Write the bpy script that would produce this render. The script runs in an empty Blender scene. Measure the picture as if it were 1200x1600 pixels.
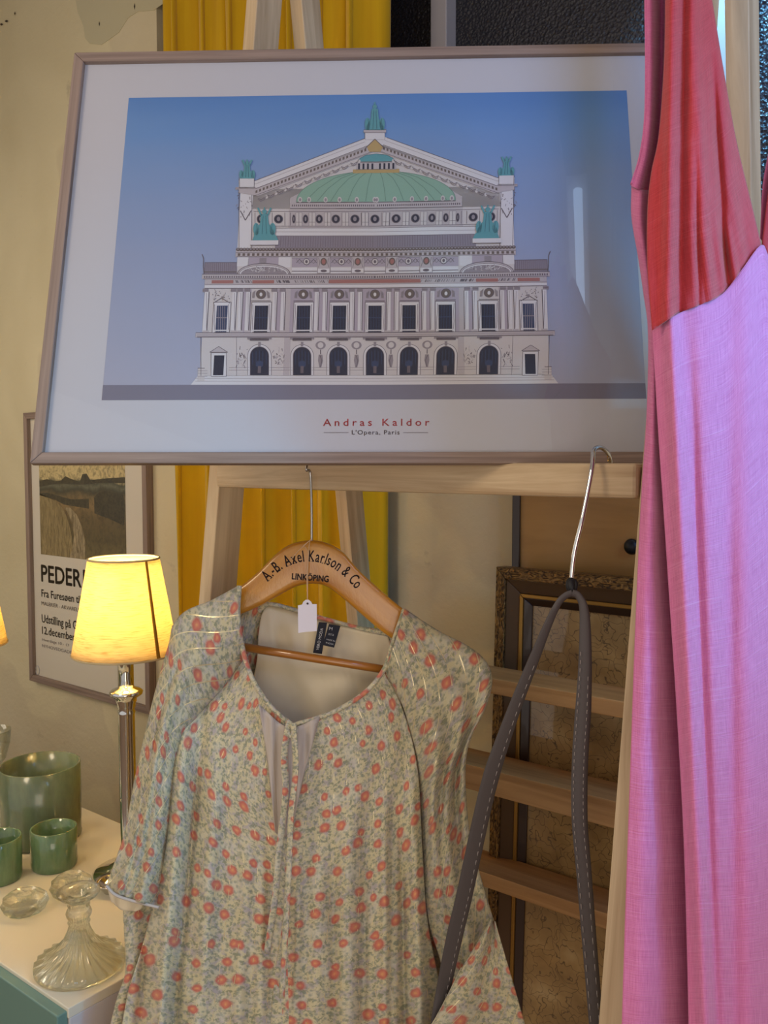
import bpy, math, random
from mathutils import Vector as V, Matrix, noise
from math import sin, cos, pi, radians as R
random.seed(7)
S = bpy.context.scene
COL = S.collection
# ---------------------------------------------------------------- camera
F = 1360.0; PSI = R(37.9); PIT = math.atan(80/1360)
EYE = V((0, 0, 1.6))
FW = V((-sin(PSI)*cos(PIT), cos(PSI)*cos(PIT), -sin(PIT)))
RT = V((cos(PSI), sin(PSI), 0)); UP = RT.cross(FW)
cam = bpy.data.objects.new('camera', bpy.data.cameras.new('camera')); COL.objects.link(cam)
cam.data.sensor_width = 36; cam.data.sensor_height = 36; cam.data.sensor_fit = 'VERTICAL'
cam.data.lens = F/1600*36
cam.location = EYE; cam.rotation_euler = (pi/2-PIT, 0, PSI)
cam.data.clip_start = .02
S.camera = cam
S.view_settings.view_transform = 'Standard'; S.view_settings.look = 'None'
S.view_settings.gamma = 1; S.view_settings.use_curve_mapping = False
S.view_settings.exposure = 0.0
# ---------------------------------------------------------------- world and light
w = bpy.data.worlds.new('world'); S.world = w; w.use_nodes = True
w.node_tree.nodes['Background'].inputs[0].default_value = (.70, .66, .64, 1)
w.node_tree.nodes['Background'].inputs[1].default_value = .85
def area(name, loc, to, size, power, col, sy=None):
    l = bpy.data.lights.new(name, 'AREA'); l.energy = power; l.color = col; l.size = size
    if sy: l.shape = 'RECTANGLE'; l.size_y = sy
    o = bpy.data.objects.new(name, l); COL.objects.link(o); o.location = loc
    o.rotation_euler = (V(to)-V(loc)).to_track_quat('-Z', 'Y').to_euler(); return o
def rel(r, u, f): return EYE + RT*r + UP*u + FW*f
area('cool_daylight', rel(.9, .75, .2), rel(.1, .15, 1.2), .4, 8.5, (.22, .46, 1))
sl = bpy.data.lights.new('cool_spot', 'SPOT'); sl.energy = 54; sl.color = (.06, .58, 1); sl.spot_size = R(50); sl.spot_blend = 1; sl.shadow_soft_size = .08
so = bpy.data.objects.new('cool_spot', sl); COL.objects.link(so); so.location = rel(1.15, .45, .25)
so.rotation_euler = (rel(.46, .13, .86)-rel(1.15, .45, .25)).to_track_quat('-Z', 'Y').to_euler()
area('warm_ceiling_light', rel(-1.5, 1.0, .1), rel(-.1, -.2, 1.5), .5, 11, (1, .80, .56))
area('warm_wall_fill', (-3.0, .45, 2.0), (-2.6, 1.68, 1.4), .6, 5, (1, .87, .70), .6)  # added fill that brightens the back wall at left, no lamp hangs there
area('warm_fill_light', rel(.2, -.5, -1.2), rel(-.1, -.4, 1.5), 1.2, 10, (1, .84, .66))
wg = area('mullion_fill', (-.53, 1.62, 2.93), (-.56, 1.82, 2.50), .06, 1.5, (.20, .6, 1)); wg.data.spread = R(50)  # small unseen lamp added in the window recess to tint the mullion blue
def P(px, py, d): return EYE + (FW + RT*((px-600)/F) + UP*((800-py)/F))*d
def PY(px, py, Y):
    r = FW + RT*((px-600)/F) + UP*((800-py)/F); return EYE + r*(Y/r.y)
def PZ(px, py, z):
    r = FW + RT*((px-600)/F) + UP*((800-py)/F); return EYE + r*((z-EYE.z)/r.z)
# ---------------------------------------------------------------- materials
def srgb(r, g, b):
    f = lambda c: (c/255/12.92) if c/255 <= .04045 else ((c/255+.055)/1.055)**2.4
    return (f(r), f(g), f(b), 1)
class NT:
    def __init__(s, name):
        s.m = bpy.data.materials.new(name); s.m.use_nodes = True
        s.t = s.m.node_tree; s.b = s.t.nodes['Principled BSDF']; s.out = s.t.nodes['Material Output']
    def n(s, typ, **kw):
        x = s.t.nodes.new(typ)
        for k, v in kw.items(): setattr(x, k, v)
        return x
    def l(s, a, b): s.t.links.new(a, b)
    def set(s, **kw):
        for k, v in kw.items(): s.b.inputs[k.replace('_', ' ')].default_value = v
    def uv(s, sx=1, sy=1, sz=1, rot=0, kind='UV'):
        c = s.n('ShaderNodeTexCoord'); m = s.n('ShaderNodeMapping')
        m.inputs['Scale'].default_value = (sx, sy, sz); m.inputs['Rotation'].default_value = (0, 0, rot)
        s.l(c.outputs[kind], m.inputs[0]); return m.outputs[0]
    def noise(s, vec, scale, detail=4, rough=.55, dist=0):
        x = s.n('ShaderNodeTexNoise'); x.inputs['Scale'].default_value = scale; x.inputs['Detail'].default_value = detail
        x.inputs['Roughness'].default_value = rough; x.inputs['Distortion'].default_value = dist
        s.l(vec, x.inputs['Vector']); return x.outputs['Fac']
    def ramp(s, fac, stops, interp='LINEAR'):
        x = s.n('ShaderNodeValToRGB'); x.color_ramp.interpolation = interp; e = x.color_ramp.elements
        while len(e) < len(stops): e.new(.5)
        for i, (p, c) in enumerate(stops):
            e[i].position = p; e[i].color = c if len(c) == 4 else (*c, 1)
        s.l(fac, x.inputs[0]); return x.outputs[0]
    def mix(s, fac, a, b, mode='MIX'):
        x = s.n('ShaderNodeMix', data_type='RGBA', blend_type=mode)
        for v, i in ((fac, 0), (a, 6), (b, 7)):
            if hasattr(v, 'default_value'): s.l(v, x.inputs[i])
            else: x.inputs[i].default_value = v
        return x.outputs[2]
    def math(s, op, a, b=0.0, c=0.0):
        x = s.n('ShaderNodeMath', operation=op)
        for i, v in enumerate((a, b, c)):
            if hasattr(v, 'default_value'): s.l(v, x.inputs[i])
            else: x.inputs[i].default_value = v
        return x.outputs[0]
    def bump(s, h, strength=.3, dist=.002):
        x = s.n('ShaderNodeBump'); x.inputs['Strength'].default_value = strength; x.inputs['Distance'].default_value = dist
        s.l(h, x.inputs['Height']); s.l(x.outputs[0], s.b.inputs['Normal'])
def plain(name, col, rough=.5, metal=0, spec=.5, **kw):
    t = NT(name); t.set(Base_Color=col, Roughness=rough, Metallic=metal, Specular_IOR_Level=spec, **kw); return t.m
M = {}
def wood(name, c1, c2, rough=.55, grain=1.0, coat=0, freq=55):
    t = NT(name); v = t.uv(3, freq)
    n = t.noise(v, 1, 5, .6, .6); n2 = t.noise(t.uv(1.2, freq*.16), 1, 3, .5, 1.5)
    f = t.math('ADD', t.math('MULTIPLY', n, .55), t.math('MULTIPLY', n2, .45))
    t.l(t.ramp(f, [(.36, c1), (.62, c2)]), t.b.inputs['Base Color'])
    t.set(Roughness=rough, Coat_Weight=coat, Coat_Roughness=.12); t.bump(n, .35*grain, .0012); return t.m
M['oak'] = wood('greyed_oak', srgb(108, 90, 80), srgb(150, 130, 118), .55, 1.2, 0, 130)
M['pine'] = wood('pine', srgb(176, 148, 112), srgb(224, 202, 165), .6, .8, 0, 45)
M['rungpine'] = wood('rung_pine', srgb(150, 106, 60), srgb(188, 144, 92), .55, .6, 0, 45)
M['varnish'] = wood('varnished_wood', srgb(150, 90, 28), srgb(188, 124, 46), .3, .3, .9, 40)
t = NT('varnished_wood_worn'); n = t.noise(t.uv(4, 40), 1, 5, .6, .5)
t.l(t.ramp(n, [(.35, srgb(172, 108, 20)), (.65, srgb(210, 148, 40))]), t.b.inputs['Base Color'])
t.set(Roughness=.32, Coat_Weight=.8, Coat_Roughness=.15); t.bump(t.noise(t.uv(140, 220), 1, 3, .6), .5, .0016); M['hangerwood'] = t.m
# plaster
t = NT('plaster'); v = t.uv(1, 1, 1, kind='Object')
big = t.noise(v, 1.3, 3, .5, .4); fine = t.noise(v, 60, 4, .6); mid = t.noise(v, 9, 4, .6)
c = t.ramp(big, [(.3, srgb(196, 184, 150)), (.5, srgb(208, 197, 164)), (.52, srgb(200, 188, 158)), (.7, srgb(210, 199, 170))])
c = t.mix(t.ramp(mid, [(.66, (0, 0, 0)), (.72, (1, 1, 1))]), c, srgb(188, 176, 148))
t.l(c, t.b.inputs['Base Color']); t.set(Roughness=.85, Specular_IOR_Level=.2)
t.bump(t.math('ADD', fine, t.math('MULTIPLY', mid, 2)), .35, .004); M['plaster'] = t.m
M['plasterpatch'] = plain('plaster_patch', srgb(186, 178, 148), .9, 0, .2)
M['darkspot'] = plain('dark_chip', srgb(60, 50, 40), .9)
M['floor'] = wood('floorboards', srgb(120, 90, 60), srgb(160, 125, 90), .5, .5, 0, 12)
M['whitepaint'] = plain('white_paint', srgb(205, 200, 200), .45)
M['greyframe'] = plain('grey_painted_frame', srgb(172, 168, 172), .5)
t = NT('obscure_glass'); v = t.uv(1, 1, 1, kind='Object')
t.set(Base_Color=srgb(36, 36, 44), Roughness=.28, Specular_IOR_Level=.5)
vv = t.n('ShaderNodeTexVoronoi'); vv.inputs['Scale'].default_value = 130; t.l(v, vv.inputs['Vector'])
t.bump(t.math('ADD', vv.outputs['Distance'], t.noise(v, 160, 3)), .9, .004); M['nightglass'] = t.m
# curtain velvet
t = NT('mustard_velvet'); n = t.noise(t.uv(30, 1.5), 1, 3)
t.l(t.ramp(n, [(.3, srgb(184, 142, 8)), (.7, srgb(204, 164, 16))]), t.b.inputs['Base Color'])
t.set(Roughness=.75, Specular_IOR_Level=.15, Sheen_Weight=.25); M['curtain'] = t.m
# chrome / metals
M['chrome'] = plain('chrome', srgb(225, 225, 222), .07, 1)
M['steel'] = plain('steel_wire', srgb(170, 168, 165), .22, 1)
M['silver'] = plain('silver_plate', srgb(205, 200, 188), .12, 1)
M['black'] = plain('black_plastic', srgb(20, 20, 24), .45)
M['darkink'] = plain('dark_ink', srgb(52, 34, 30), .7)
M['burntink'] = plain('burnt_ink', srgb(42, 22, 14), .7)
M['redink'] = plain('red_ink', srgb(205, 72, 72), .7)
M['greyink'] = plain('grey_ink', srgb(110, 100, 105), .7)
# glass
def glass(name, col, rough=.02, ior=1.5):
    t = NT(name); t.set(Base_Color=col, Roughness=rough, IOR=ior, Transmission_Weight=1); return t.m
t = NT('clear_glass'); g = t.n('ShaderNodeBsdfGlossy'); g.inputs['Roughness'].default_value = .03
tr = t.n('ShaderNodeBsdfTransparent'); mx = t.n('ShaderNodeMixShader'); lw = t.n('ShaderNodeLayerWeight'); lw.inputs[0].default_value = .35
t.l(t.ramp(lw.outputs['Facing'], [(.2, (.93, .95, .92)), (.7, (.66, .70, .64)), (1, (.40, .43, .38))]), tr.inputs[0])
t.l(t.math('MULTIPLY_ADD', t.math('POWER', lw.outputs['Facing'], 2.0), .5, .07), mx.inputs[0]); t.l(tr.outputs[0], mx.inputs[1]); t.l(g.outputs[0], mx.inputs[2]); t.l(mx.outputs[0], t.out.inputs[0]); pg = t.n('ShaderNodeBsdfPrincipled'); pg.inputs['Base Color'].default_value = (.95, .97, .93, 1); pg.inputs['Roughness'].default_value = .02; pg.inputs['IOR'].default_value = 1.48; pg.inputs['Transmission Weight'].default_value = 1
m3 = t.n('ShaderNodeMixShader'); m3.inputs[0].default_value = .42; t.l(mx.outputs[0], m3.inputs[1]); t.l(pg.outputs[0], m3.inputs[2]); t.l(m3.outputs[0], t.out.inputs[0]); M['clear'] = t.m
def coverglass(name, k=1.0):
    t = NT(name); g = t.n('ShaderNodeBsdfGlossy'); g.inputs['Roughness'].default_value = .01
    tr = t.n('ShaderNodeBsdfTransparent'); mx = t.n('ShaderNodeMixShader'); fr = t.n('ShaderNodeFresnel'); fr.inputs[0].default_value = 1.5
    ge = t.n('ShaderNodeNewGeometry')
    t.l(t.math('MULTIPLY', t.math('MULTIPLY', fr.outputs[0], k), t.math('SUBTRACT', 1.0, ge.outputs['Backfacing'])), mx.inputs[0]); t.l(tr.outputs[0], mx.inputs[1]); t.l(g.outputs[0], mx.inputs[2])
    t.l(mx.outputs[0], t.out.inputs[0]); return t.m
M['cover'] = coverglass('picture_glass', 1.3)
t = NT('green_glass'); n = t.noise(t.uv(1, 1, .25, kind='Object'), 40, 4, .6)
t.l(t.ramp(n, [(.35, srgb(100, 132, 92)), (.65, srgb(130, 158, 116))]), t.b.inputs['Base Color'])
t.set(Roughness=.06, Transmission_Weight=.25, Subsurface_Weight=.3, Subsurface_Scale=.01, Coat_Weight=.6); M['greenglass'] = t.m
t = NT('smoky_green_glass'); n = t.noise(t.uv(1, 1, .4, kind='Object'), 14, 4, .6)
t.l(t.ramp(n, [(.35, srgb(98, 112, 90)), (.65, srgb(128, 140, 108))]), t.b.inputs['Base Color'])
t.set(Roughness=.2, Transmission_Weight=.15, Subsurface_Weight=.25, Subsurface_Scale=.01, Coat_Weight=.4); M['smokeglass'] = t.m
M['whitelac'] = plain('cream_lacquer', srgb(226, 218, 196), .35)
M['sidelac'] = plain('white_cabinet_side', srgb(205, 200, 200), .5)
M['teal'] = plain('teal_lacquer', srgb(108, 142, 132), .35)
# lampshade fabric
t = NT('lampshade_fabric'); v = t.uv(60, 900, rot=.35); n = t.noise(v, 1, 4, .6)
n2 = t.noise(t.uv(30, 420, rot=.35), 1, 2, .5)
c = t.ramp(t.math('ADD', t.math('MULTIPLY', n, .4), t.math('MULTIPLY', n2, .6)), [(.3, srgb(206, 178, 112)), (.48, srgb(240, 222, 172)), (.7, srgb(248, 234, 190))])
d = t.n('ShaderNodeBsdfDiffuse'); tl = t.n('ShaderNodeBsdfTranslucent'); mx = t.n('ShaderNodeMixShader'); mx.inputs[0].default_value = .45
t.l(c, d.inputs[0]); t.l(c, tl.inputs[0]); t.l(d.outputs[0], mx.inputs[1]); t.l(tl.outputs[0], mx.inputs[2]); t.l(mx.outputs[0], t.out.inputs[0]); M['shade'] = t.m
M['shadetape'] = plain('shade_seam_tape', srgb(196, 142, 40), .8)
M['shadetrim'] = plain('shade_trim', srgb(196, 180, 140), .8)
t = NT('bulb'); t.set(Emission_Color=(1, .75, .35, 1), Emission_Strength=25); M['bulb'] = t.m
t = NT('tube_light'); t.set(Emission_Color=(.5, .7, 1, 1), Emission_Strength=5); M['tube'] = t.m
# floral chiffon
def floral(name, rot=0, alpha=0.0, linedens=42, strength=1.0, seed=0.0):
    t = NT(name)
    c = t.n('ShaderNodeTexCoord'); uv = c.outputs['UV']
    mp = t.n('ShaderNodeMapping'); mp.inputs['Location'].default_value = (seed, seed*1.7, 0); t.l(uv, mp.inputs[0]); uvs = mp.outputs[0]
    # wobble
    nz = t.n('ShaderNodeTexNoise'); nz.inputs['Scale'].default_value = 90; t.l(uvs, nz.inputs['Vector'])
    sub = t.n('ShaderNodeVectorMath', operation='SUBTRACT'); t.l(nz.outputs['Color'], sub.inputs[0]); sub.inputs[1].default_value = (.5, .5, .5)
    sc = t.n('ShaderNodeVectorMath', operation='SCALE'); t.l(sub.outputs[0], sc.inputs[0]); sc.inputs['Scale'].default_value = .006
    ad = t.n('ShaderNodeVectorMath', operation='ADD'); t.l(uvs, ad.inputs[0]); t.l(sc.outputs[0], ad.inputs[1]); wv = ad.outputs[0]
    n1 = t.noise(wv, 60, 5, .7); n2 = t.noise(wv, 32, 3, .6); n3 = t.noise(wv, 130, 3, .7)
    cream = srgb(206, 196, 158); lav = srgb(168, 160, 170); grn = srgb(138, 142, 116); pale = srgb(206, 202, 184)
    col = t.mix(t.ramp(n1, [(.48, (0, 0, 0)), (.60, (.75,)*3)]), cream, lav)
    col = t.mix(t.ramp(n3, [(.50, (0, 0, 0)), (.60, (.9,)*3)]), col, grn)
    col = t.mix(t.ramp(n2, [(.52, (0, 0, 0)), (.66, (.65,)*3)]), col, pale)
    vo = t.n('ShaderNodeTexVoronoi', voronoi_dimensions='2D'); vo.inputs['Scale'].default_value = 100; t.l(wv, vo.inputs['Vector'])
    col = t.mix(t.ramp(vo.outputs['Distance'], [(.10, (.7,)*3), (.32, (0, 0, 0))]), col, srgb(138, 144, 130))
    fl = t.n('ShaderNodeTexVoronoi', voronoi_dimensions='2D'); fl.inputs['Scale'].default_value = 28; fl.inputs['Randomness'].default_value = .85; t.l(wv, fl.inputs['Vector'])
    sp = t.n('ShaderNodeSeparateColor'); t.l(fl.outputs['Color'], sp.inputs[0])
    gate = t.math('GREATER_THAN', sp.outputs[0], .06)
    rad = t.math('MULTIPLY_ADD', sp.outputs[1], .11, .22)
    q = t.math('DIVIDE', fl.outputs['Distance'], rad)
    msk = t.math('MULTIPLY', t.ramp(q, [(.62, (.92,)*3), (1.0, (0, 0, 0))]), gate)
    fc = t.ramp(q, [(.05, srgb(224, 158, 104)), (.30, srgb(210, 124, 96)), (.6, srgb(194, 102, 88)), (1, srgb(190, 136, 120))])
    col = t.mix(msk, col, fc)
    # lurex dashes
    m2 = t.n('ShaderNodeMapping'); m2.inputs['Rotation'].default_value = (0, 0, rot); t.l(uv, m2.inputs[0])
    sx = t.n('ShaderNodeSeparateXYZ'); t.l(m2.outputs[0], sx.inputs[0])
    fr = t.math('FRACT', t.math('MULTIPLY', sx.outputs[0], linedens))
    ln = t.math('LESS_THAN', fr, .045 if rot == 0 else .07)
    cell = t.n('ShaderNodeCombineXYZ'); t.l(t.math('FLOOR', t.math('MULTIPLY', sx.outputs[0], linedens)), cell.inputs[0]); t.l(t.math('MULTIPLY', sx.outputs[1], 1), cell.inputs[1])
    dn = t.n('ShaderNodeTexNoise'); dn.inputs['Scale'].default_value = 60 if rot == 0 else 25; dn.inputs['Detail'].default_value = 3; t.l(cell.outputs[0], dn.inputs['Vector'])
    dash = t.math('MULTIPLY', ln, t.math('GREATER_THAN', dn.outputs['Fac'], .52 if rot == 0 else .44))
    col = t.mix(t.math('MULTIPLY', dash, .8), col, srgb(238, 222, 176))
    t.l(col, t.b.inputs['Base Color']); t.l(t.math('MULTIPLY', dash, .5), t.b.inputs['Metallic'])
    t.l(t.math('SUBTRACT', .75, t.math('MULTIPLY', dash, .45)), t.b.inputs['Roughness'])
    t.set(Specular_IOR_Level=.3, Sheen_Weight=.2)
    h = t.math('ADD', t.noise(t.uv(260, 12), 1, 3), t.math('MULTIPLY', n1, .3)); t.bump(h, .45, .002)
    if alpha:
        tr = t.n('ShaderNodeBsdfTransparent'); mx = t.n('ShaderNodeMixShader'); mx.inputs[0].default_value = alpha
        tr.inputs[0].default_value = (.95, .93, .88, 1)
        t.l(t.b.outputs[0], mx.inputs[1]); t.l(tr.outputs[0], mx.inputs[2]); t.l(mx.outputs[0], t.out.inputs[0])
    return t.m
M['floral'] = floral('floral_chiffon', 0, 0)
M['floralsleeve'] = floral('floral_chiffon_sleeve', R(24), .14, 55, 1, 3.1)
M['floralbind'] = floral('floral_binding', 0, 0, 42, 1, 5.7)
t = NT('cream_lining'); t.set(Base_Color=srgb(222, 208, 178), Roughness=.5, Sheen_Weight=.3, Specular_IOR_Level=.35); t.bump(t.noise(t.uv(9, 5), 1, 2, .5, 1.2), .5, .02); M['lining'] = t.m
t = NT('grey_lining'); t.set(Base_Color=srgb(190, 178, 166), Roughness=.6); t.bump(t.noise(t.uv(60, 2), 1, 2), .5, .01); M['lininggrey'] = t.m
def linen(name, ca, cb, slub):
    t = NT(name); a = t.noise(t.uv(900, 25), 1, 3, .6); b = t.noise(t.uv(25, 900), 1, 3, .6); sl = t.noise(t.uv(8, 320), 1, 2, .5, .3)
    f = t.math('MULTIPLY_ADD', a, .5, t.math('MULTIPLY', b, .5))
    c = t.ramp(f, [(.38, ca), (.60, cb)]); c = t.mix(t.ramp(sl, [(.60, (0, 0, 0)), (.72, (.28,)*3)]), c, slub)
    t.l(c, t.b.inputs['Base Color']); t.set(Roughness=.8, Specular_IOR_Level=.2, Sheen_Weight=.3); t.bump(t.math('ADD', f, sl), .6, .0012); return t.m
M['linenpink'] = linen('pink_linen', srgb(198, 104, 150), srgb(220, 130, 174), srgb(232, 164, 200))
M['linenred'] = linen('coral_red_linen', srgb(176, 50, 58), srgb(200, 70, 76), srgb(214, 104, 108))
M['linenmauve'] = linen('mauve_linen_lining', srgb(196, 98, 150), srgb(214, 120, 170), srgb(226, 140, 188))
t = NT('strap_leather'); t.set(Base_Color=srgb(82, 76, 76), Roughness=.55); t.bump(t.noise(t.uv(500, 500), 1, 3), .3, .0006); M['leather'] = t.m
M['stitch'] = plain('grey_stitching', srgb(158, 150, 146), .8)
M['cord'] = plain('black_cord', srgb(14, 15, 22), .6)
M['twine'] = plain('beige_string', srgb(206, 170, 130), .8)
M['tagpaper'] = plain('tag_paper', srgb(226, 222, 232), .6)
M['labelcloth'] = plain('navy_woven_label', srgb(18, 22, 38), .7)
M['whiteink'] = plain('white_thread', srgb(205, 205, 205), .8)
M['backboard'] = wood('brown_board', srgb(158, 112, 52), srgb(184, 134, 68), .5, .3, .2, 18)
M['darkwood'] = plain('dark_wood', srgb(52, 34, 24), .35, 0, .5, Coat_Weight=.4)
M['bronze'] = plain('bronze_brown', srgb(96, 74, 52), .38, .35)
M['gold'] = plain('old_gold', srgb(168, 128, 62), .35, .75)
t = NT('ornament_gold'); v = t.uv(1, 1); n = t.noise(t.uv(60, 130, rot=.6), 1, 2, .4, 2.0)
t.l(t.ramp(n, [(.36, srgb(66, 48, 30)), (.52, srgb(128, 96, 54)), (.68, srgb(160, 124, 70))]), t.b.inputs['Base Color'])
t.set(Roughness=.35, Metallic=.5); t.bump(n, .8, .006); M['ornament'] = t.m
t = NT('crackled_glass'); v = t.uv(1, 1); ww = t.noise(v, 12, 3)
vo = t.n('ShaderNodeTexVoronoi', feature='DISTANCE_TO_EDGE', voronoi_dimensions='2D'); vo.inputs['Scale'].default_value = 42
nz = t.n('ShaderNodeTexNoise'); nz.inputs['Scale'].default_value = 26; t.l(v, nz.inputs['Vector'])
ad = t.n('ShaderNodeVectorMath', operation='MULTIPLY_ADD'); t.l(nz.outputs['Color'], ad.inputs[0]); ad.inputs[1].default_value = (.09, .09, 0); t.l(v, ad.inputs[2]); t.l(ad.outputs[0], vo.inputs['Vector'])
base = t.ramp(ww, [(.3, srgb(132, 102, 58)), (.6, srgb(170, 138, 86)), (.8, srgb(196, 170, 120))])
t.l(t.mix(t.ramp(vo.outputs['Distance'], [(.0, (1, 1, 1)), (.05, (0, 0, 0))]), base, srgb(84, 64, 42)), t.b.inputs['Base Color'])
t.set(Roughness=.45, Coat_Weight=1, Coat_Roughness=.03, Coat_IOR=1.5); M['crackle'] = t.m
# print papers
M['paper'] = plain('print_paper', srgb(184, 184, 190), .6, 0, .3)
M['posterpaper'] = plain('poster_paper', srgb(214, 206, 190), .6, 0, .3)
t = NT('printed_sky'); c = t.n('ShaderNodeTexCoord'); s_ = t.n('ShaderNodeSeparateXYZ'); t.l(c.outputs['UV'], s_.inputs[0])
f = t.math('ADD', s_.outputs[1], t.math('MULTIPLY', t.math('SUBTRACT', t.noise(t.uv(1.4, 9), 1, 3), .5), .10))
t.l(t.ramp(f, [(.0, srgb(158, 160, 176)), (.45, srgb(138, 150, 178)), (.72, srgb(118, 144, 184)), (.88, srgb(98, 138, 188)), (1, srgb(78, 124, 182))]), t.b.inputs['Base Color'])
t.set(Roughness=.6, Specular_IOR_Level=.3); M['sky'] = t.m
for k, c in dict(i_wall=(220, 214, 214), i_wall2=(200, 192, 196), i_grey=(158, 150, 158), i_line=(112, 102, 112), i_dark=(44, 48, 70), i_navy=(58, 72, 108),
                 i_green=(148, 188, 170), i_green2=(112, 150, 136), i_teal=(98, 168, 178), i_teal2=(66, 122, 138), i_gold=(198, 170, 116), i_red=(176, 120, 116),
                 i_ground=(136, 134, 152), i_roof=(150, 142, 156), i_brown=(116, 104, 100), i_white=(232, 230, 234), i_shade=(186, 176, 190)).items():
    M[k] = plain('print_'+k[2:], srgb(*(q*.85 for q in c)), .6, 0, .3)
t = NT('painted_landscape'); v = t.uv(1, 1); c = t.n('ShaderNodeTexCoord'); s_ = t.n('ShaderNodeSeparateXYZ'); t.l(c.outputs['UV'], s_.inputs[0])
f = t.math('ADD', s_.outputs[1], t.math('MULTIPLY', t.math('SUBTRACT', t.noise(t.uv(5, 4), 1, 4, .6), .5), .16))
b = t.ramp(f, [(0, srgb(112, 100, 62)), (.2, srgb(92, 80, 48)), (.38, srgb(104, 86, 54)), (.47, srgb(140, 114, 72)), (.55, srgb(120, 100, 66)), (.60, srgb(56, 58, 46)), (.645, srgb(104, 104, 84)), (.68, srgb(66, 70, 58)), (.71, srgb(206, 186, 132))])
t.l(t.mix(t.ramp(t.noise(t.uv(26, 16, rot=-.5), 1, 4, .7, 1), [(.45, (0, 0, 0)), (.62, (.6,)*3)]), b, srgb(64, 56, 38)), t.b.inputs['Base Color']); t.set(Roughness=.6); M['landscape'] = t.m
def painted(name, c1, c2, sx, sy, rot=0):
    t = NT(name); t.l(t.ramp(t.noise(t.uv(sx, sy, rot=rot), 1, 4, .7, 1.2), [(.35, c1), (.65, c2)]), t.b.inputs['Base Color']); t.set(Roughness=.6); return t.m
M['p_path'] = painted('painted_path', srgb(96, 82, 54), srgb(176, 158, 122), 60, 10, .3); M['p_tree'] = painted('painted_trees', srgb(34, 36, 28), srgb(74, 66, 46), 30, 30)
M['p_hay'] = painted('painted_haystack', srgb(98, 84, 50), srgb(160, 140, 96), 50, 8, -.4)
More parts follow.
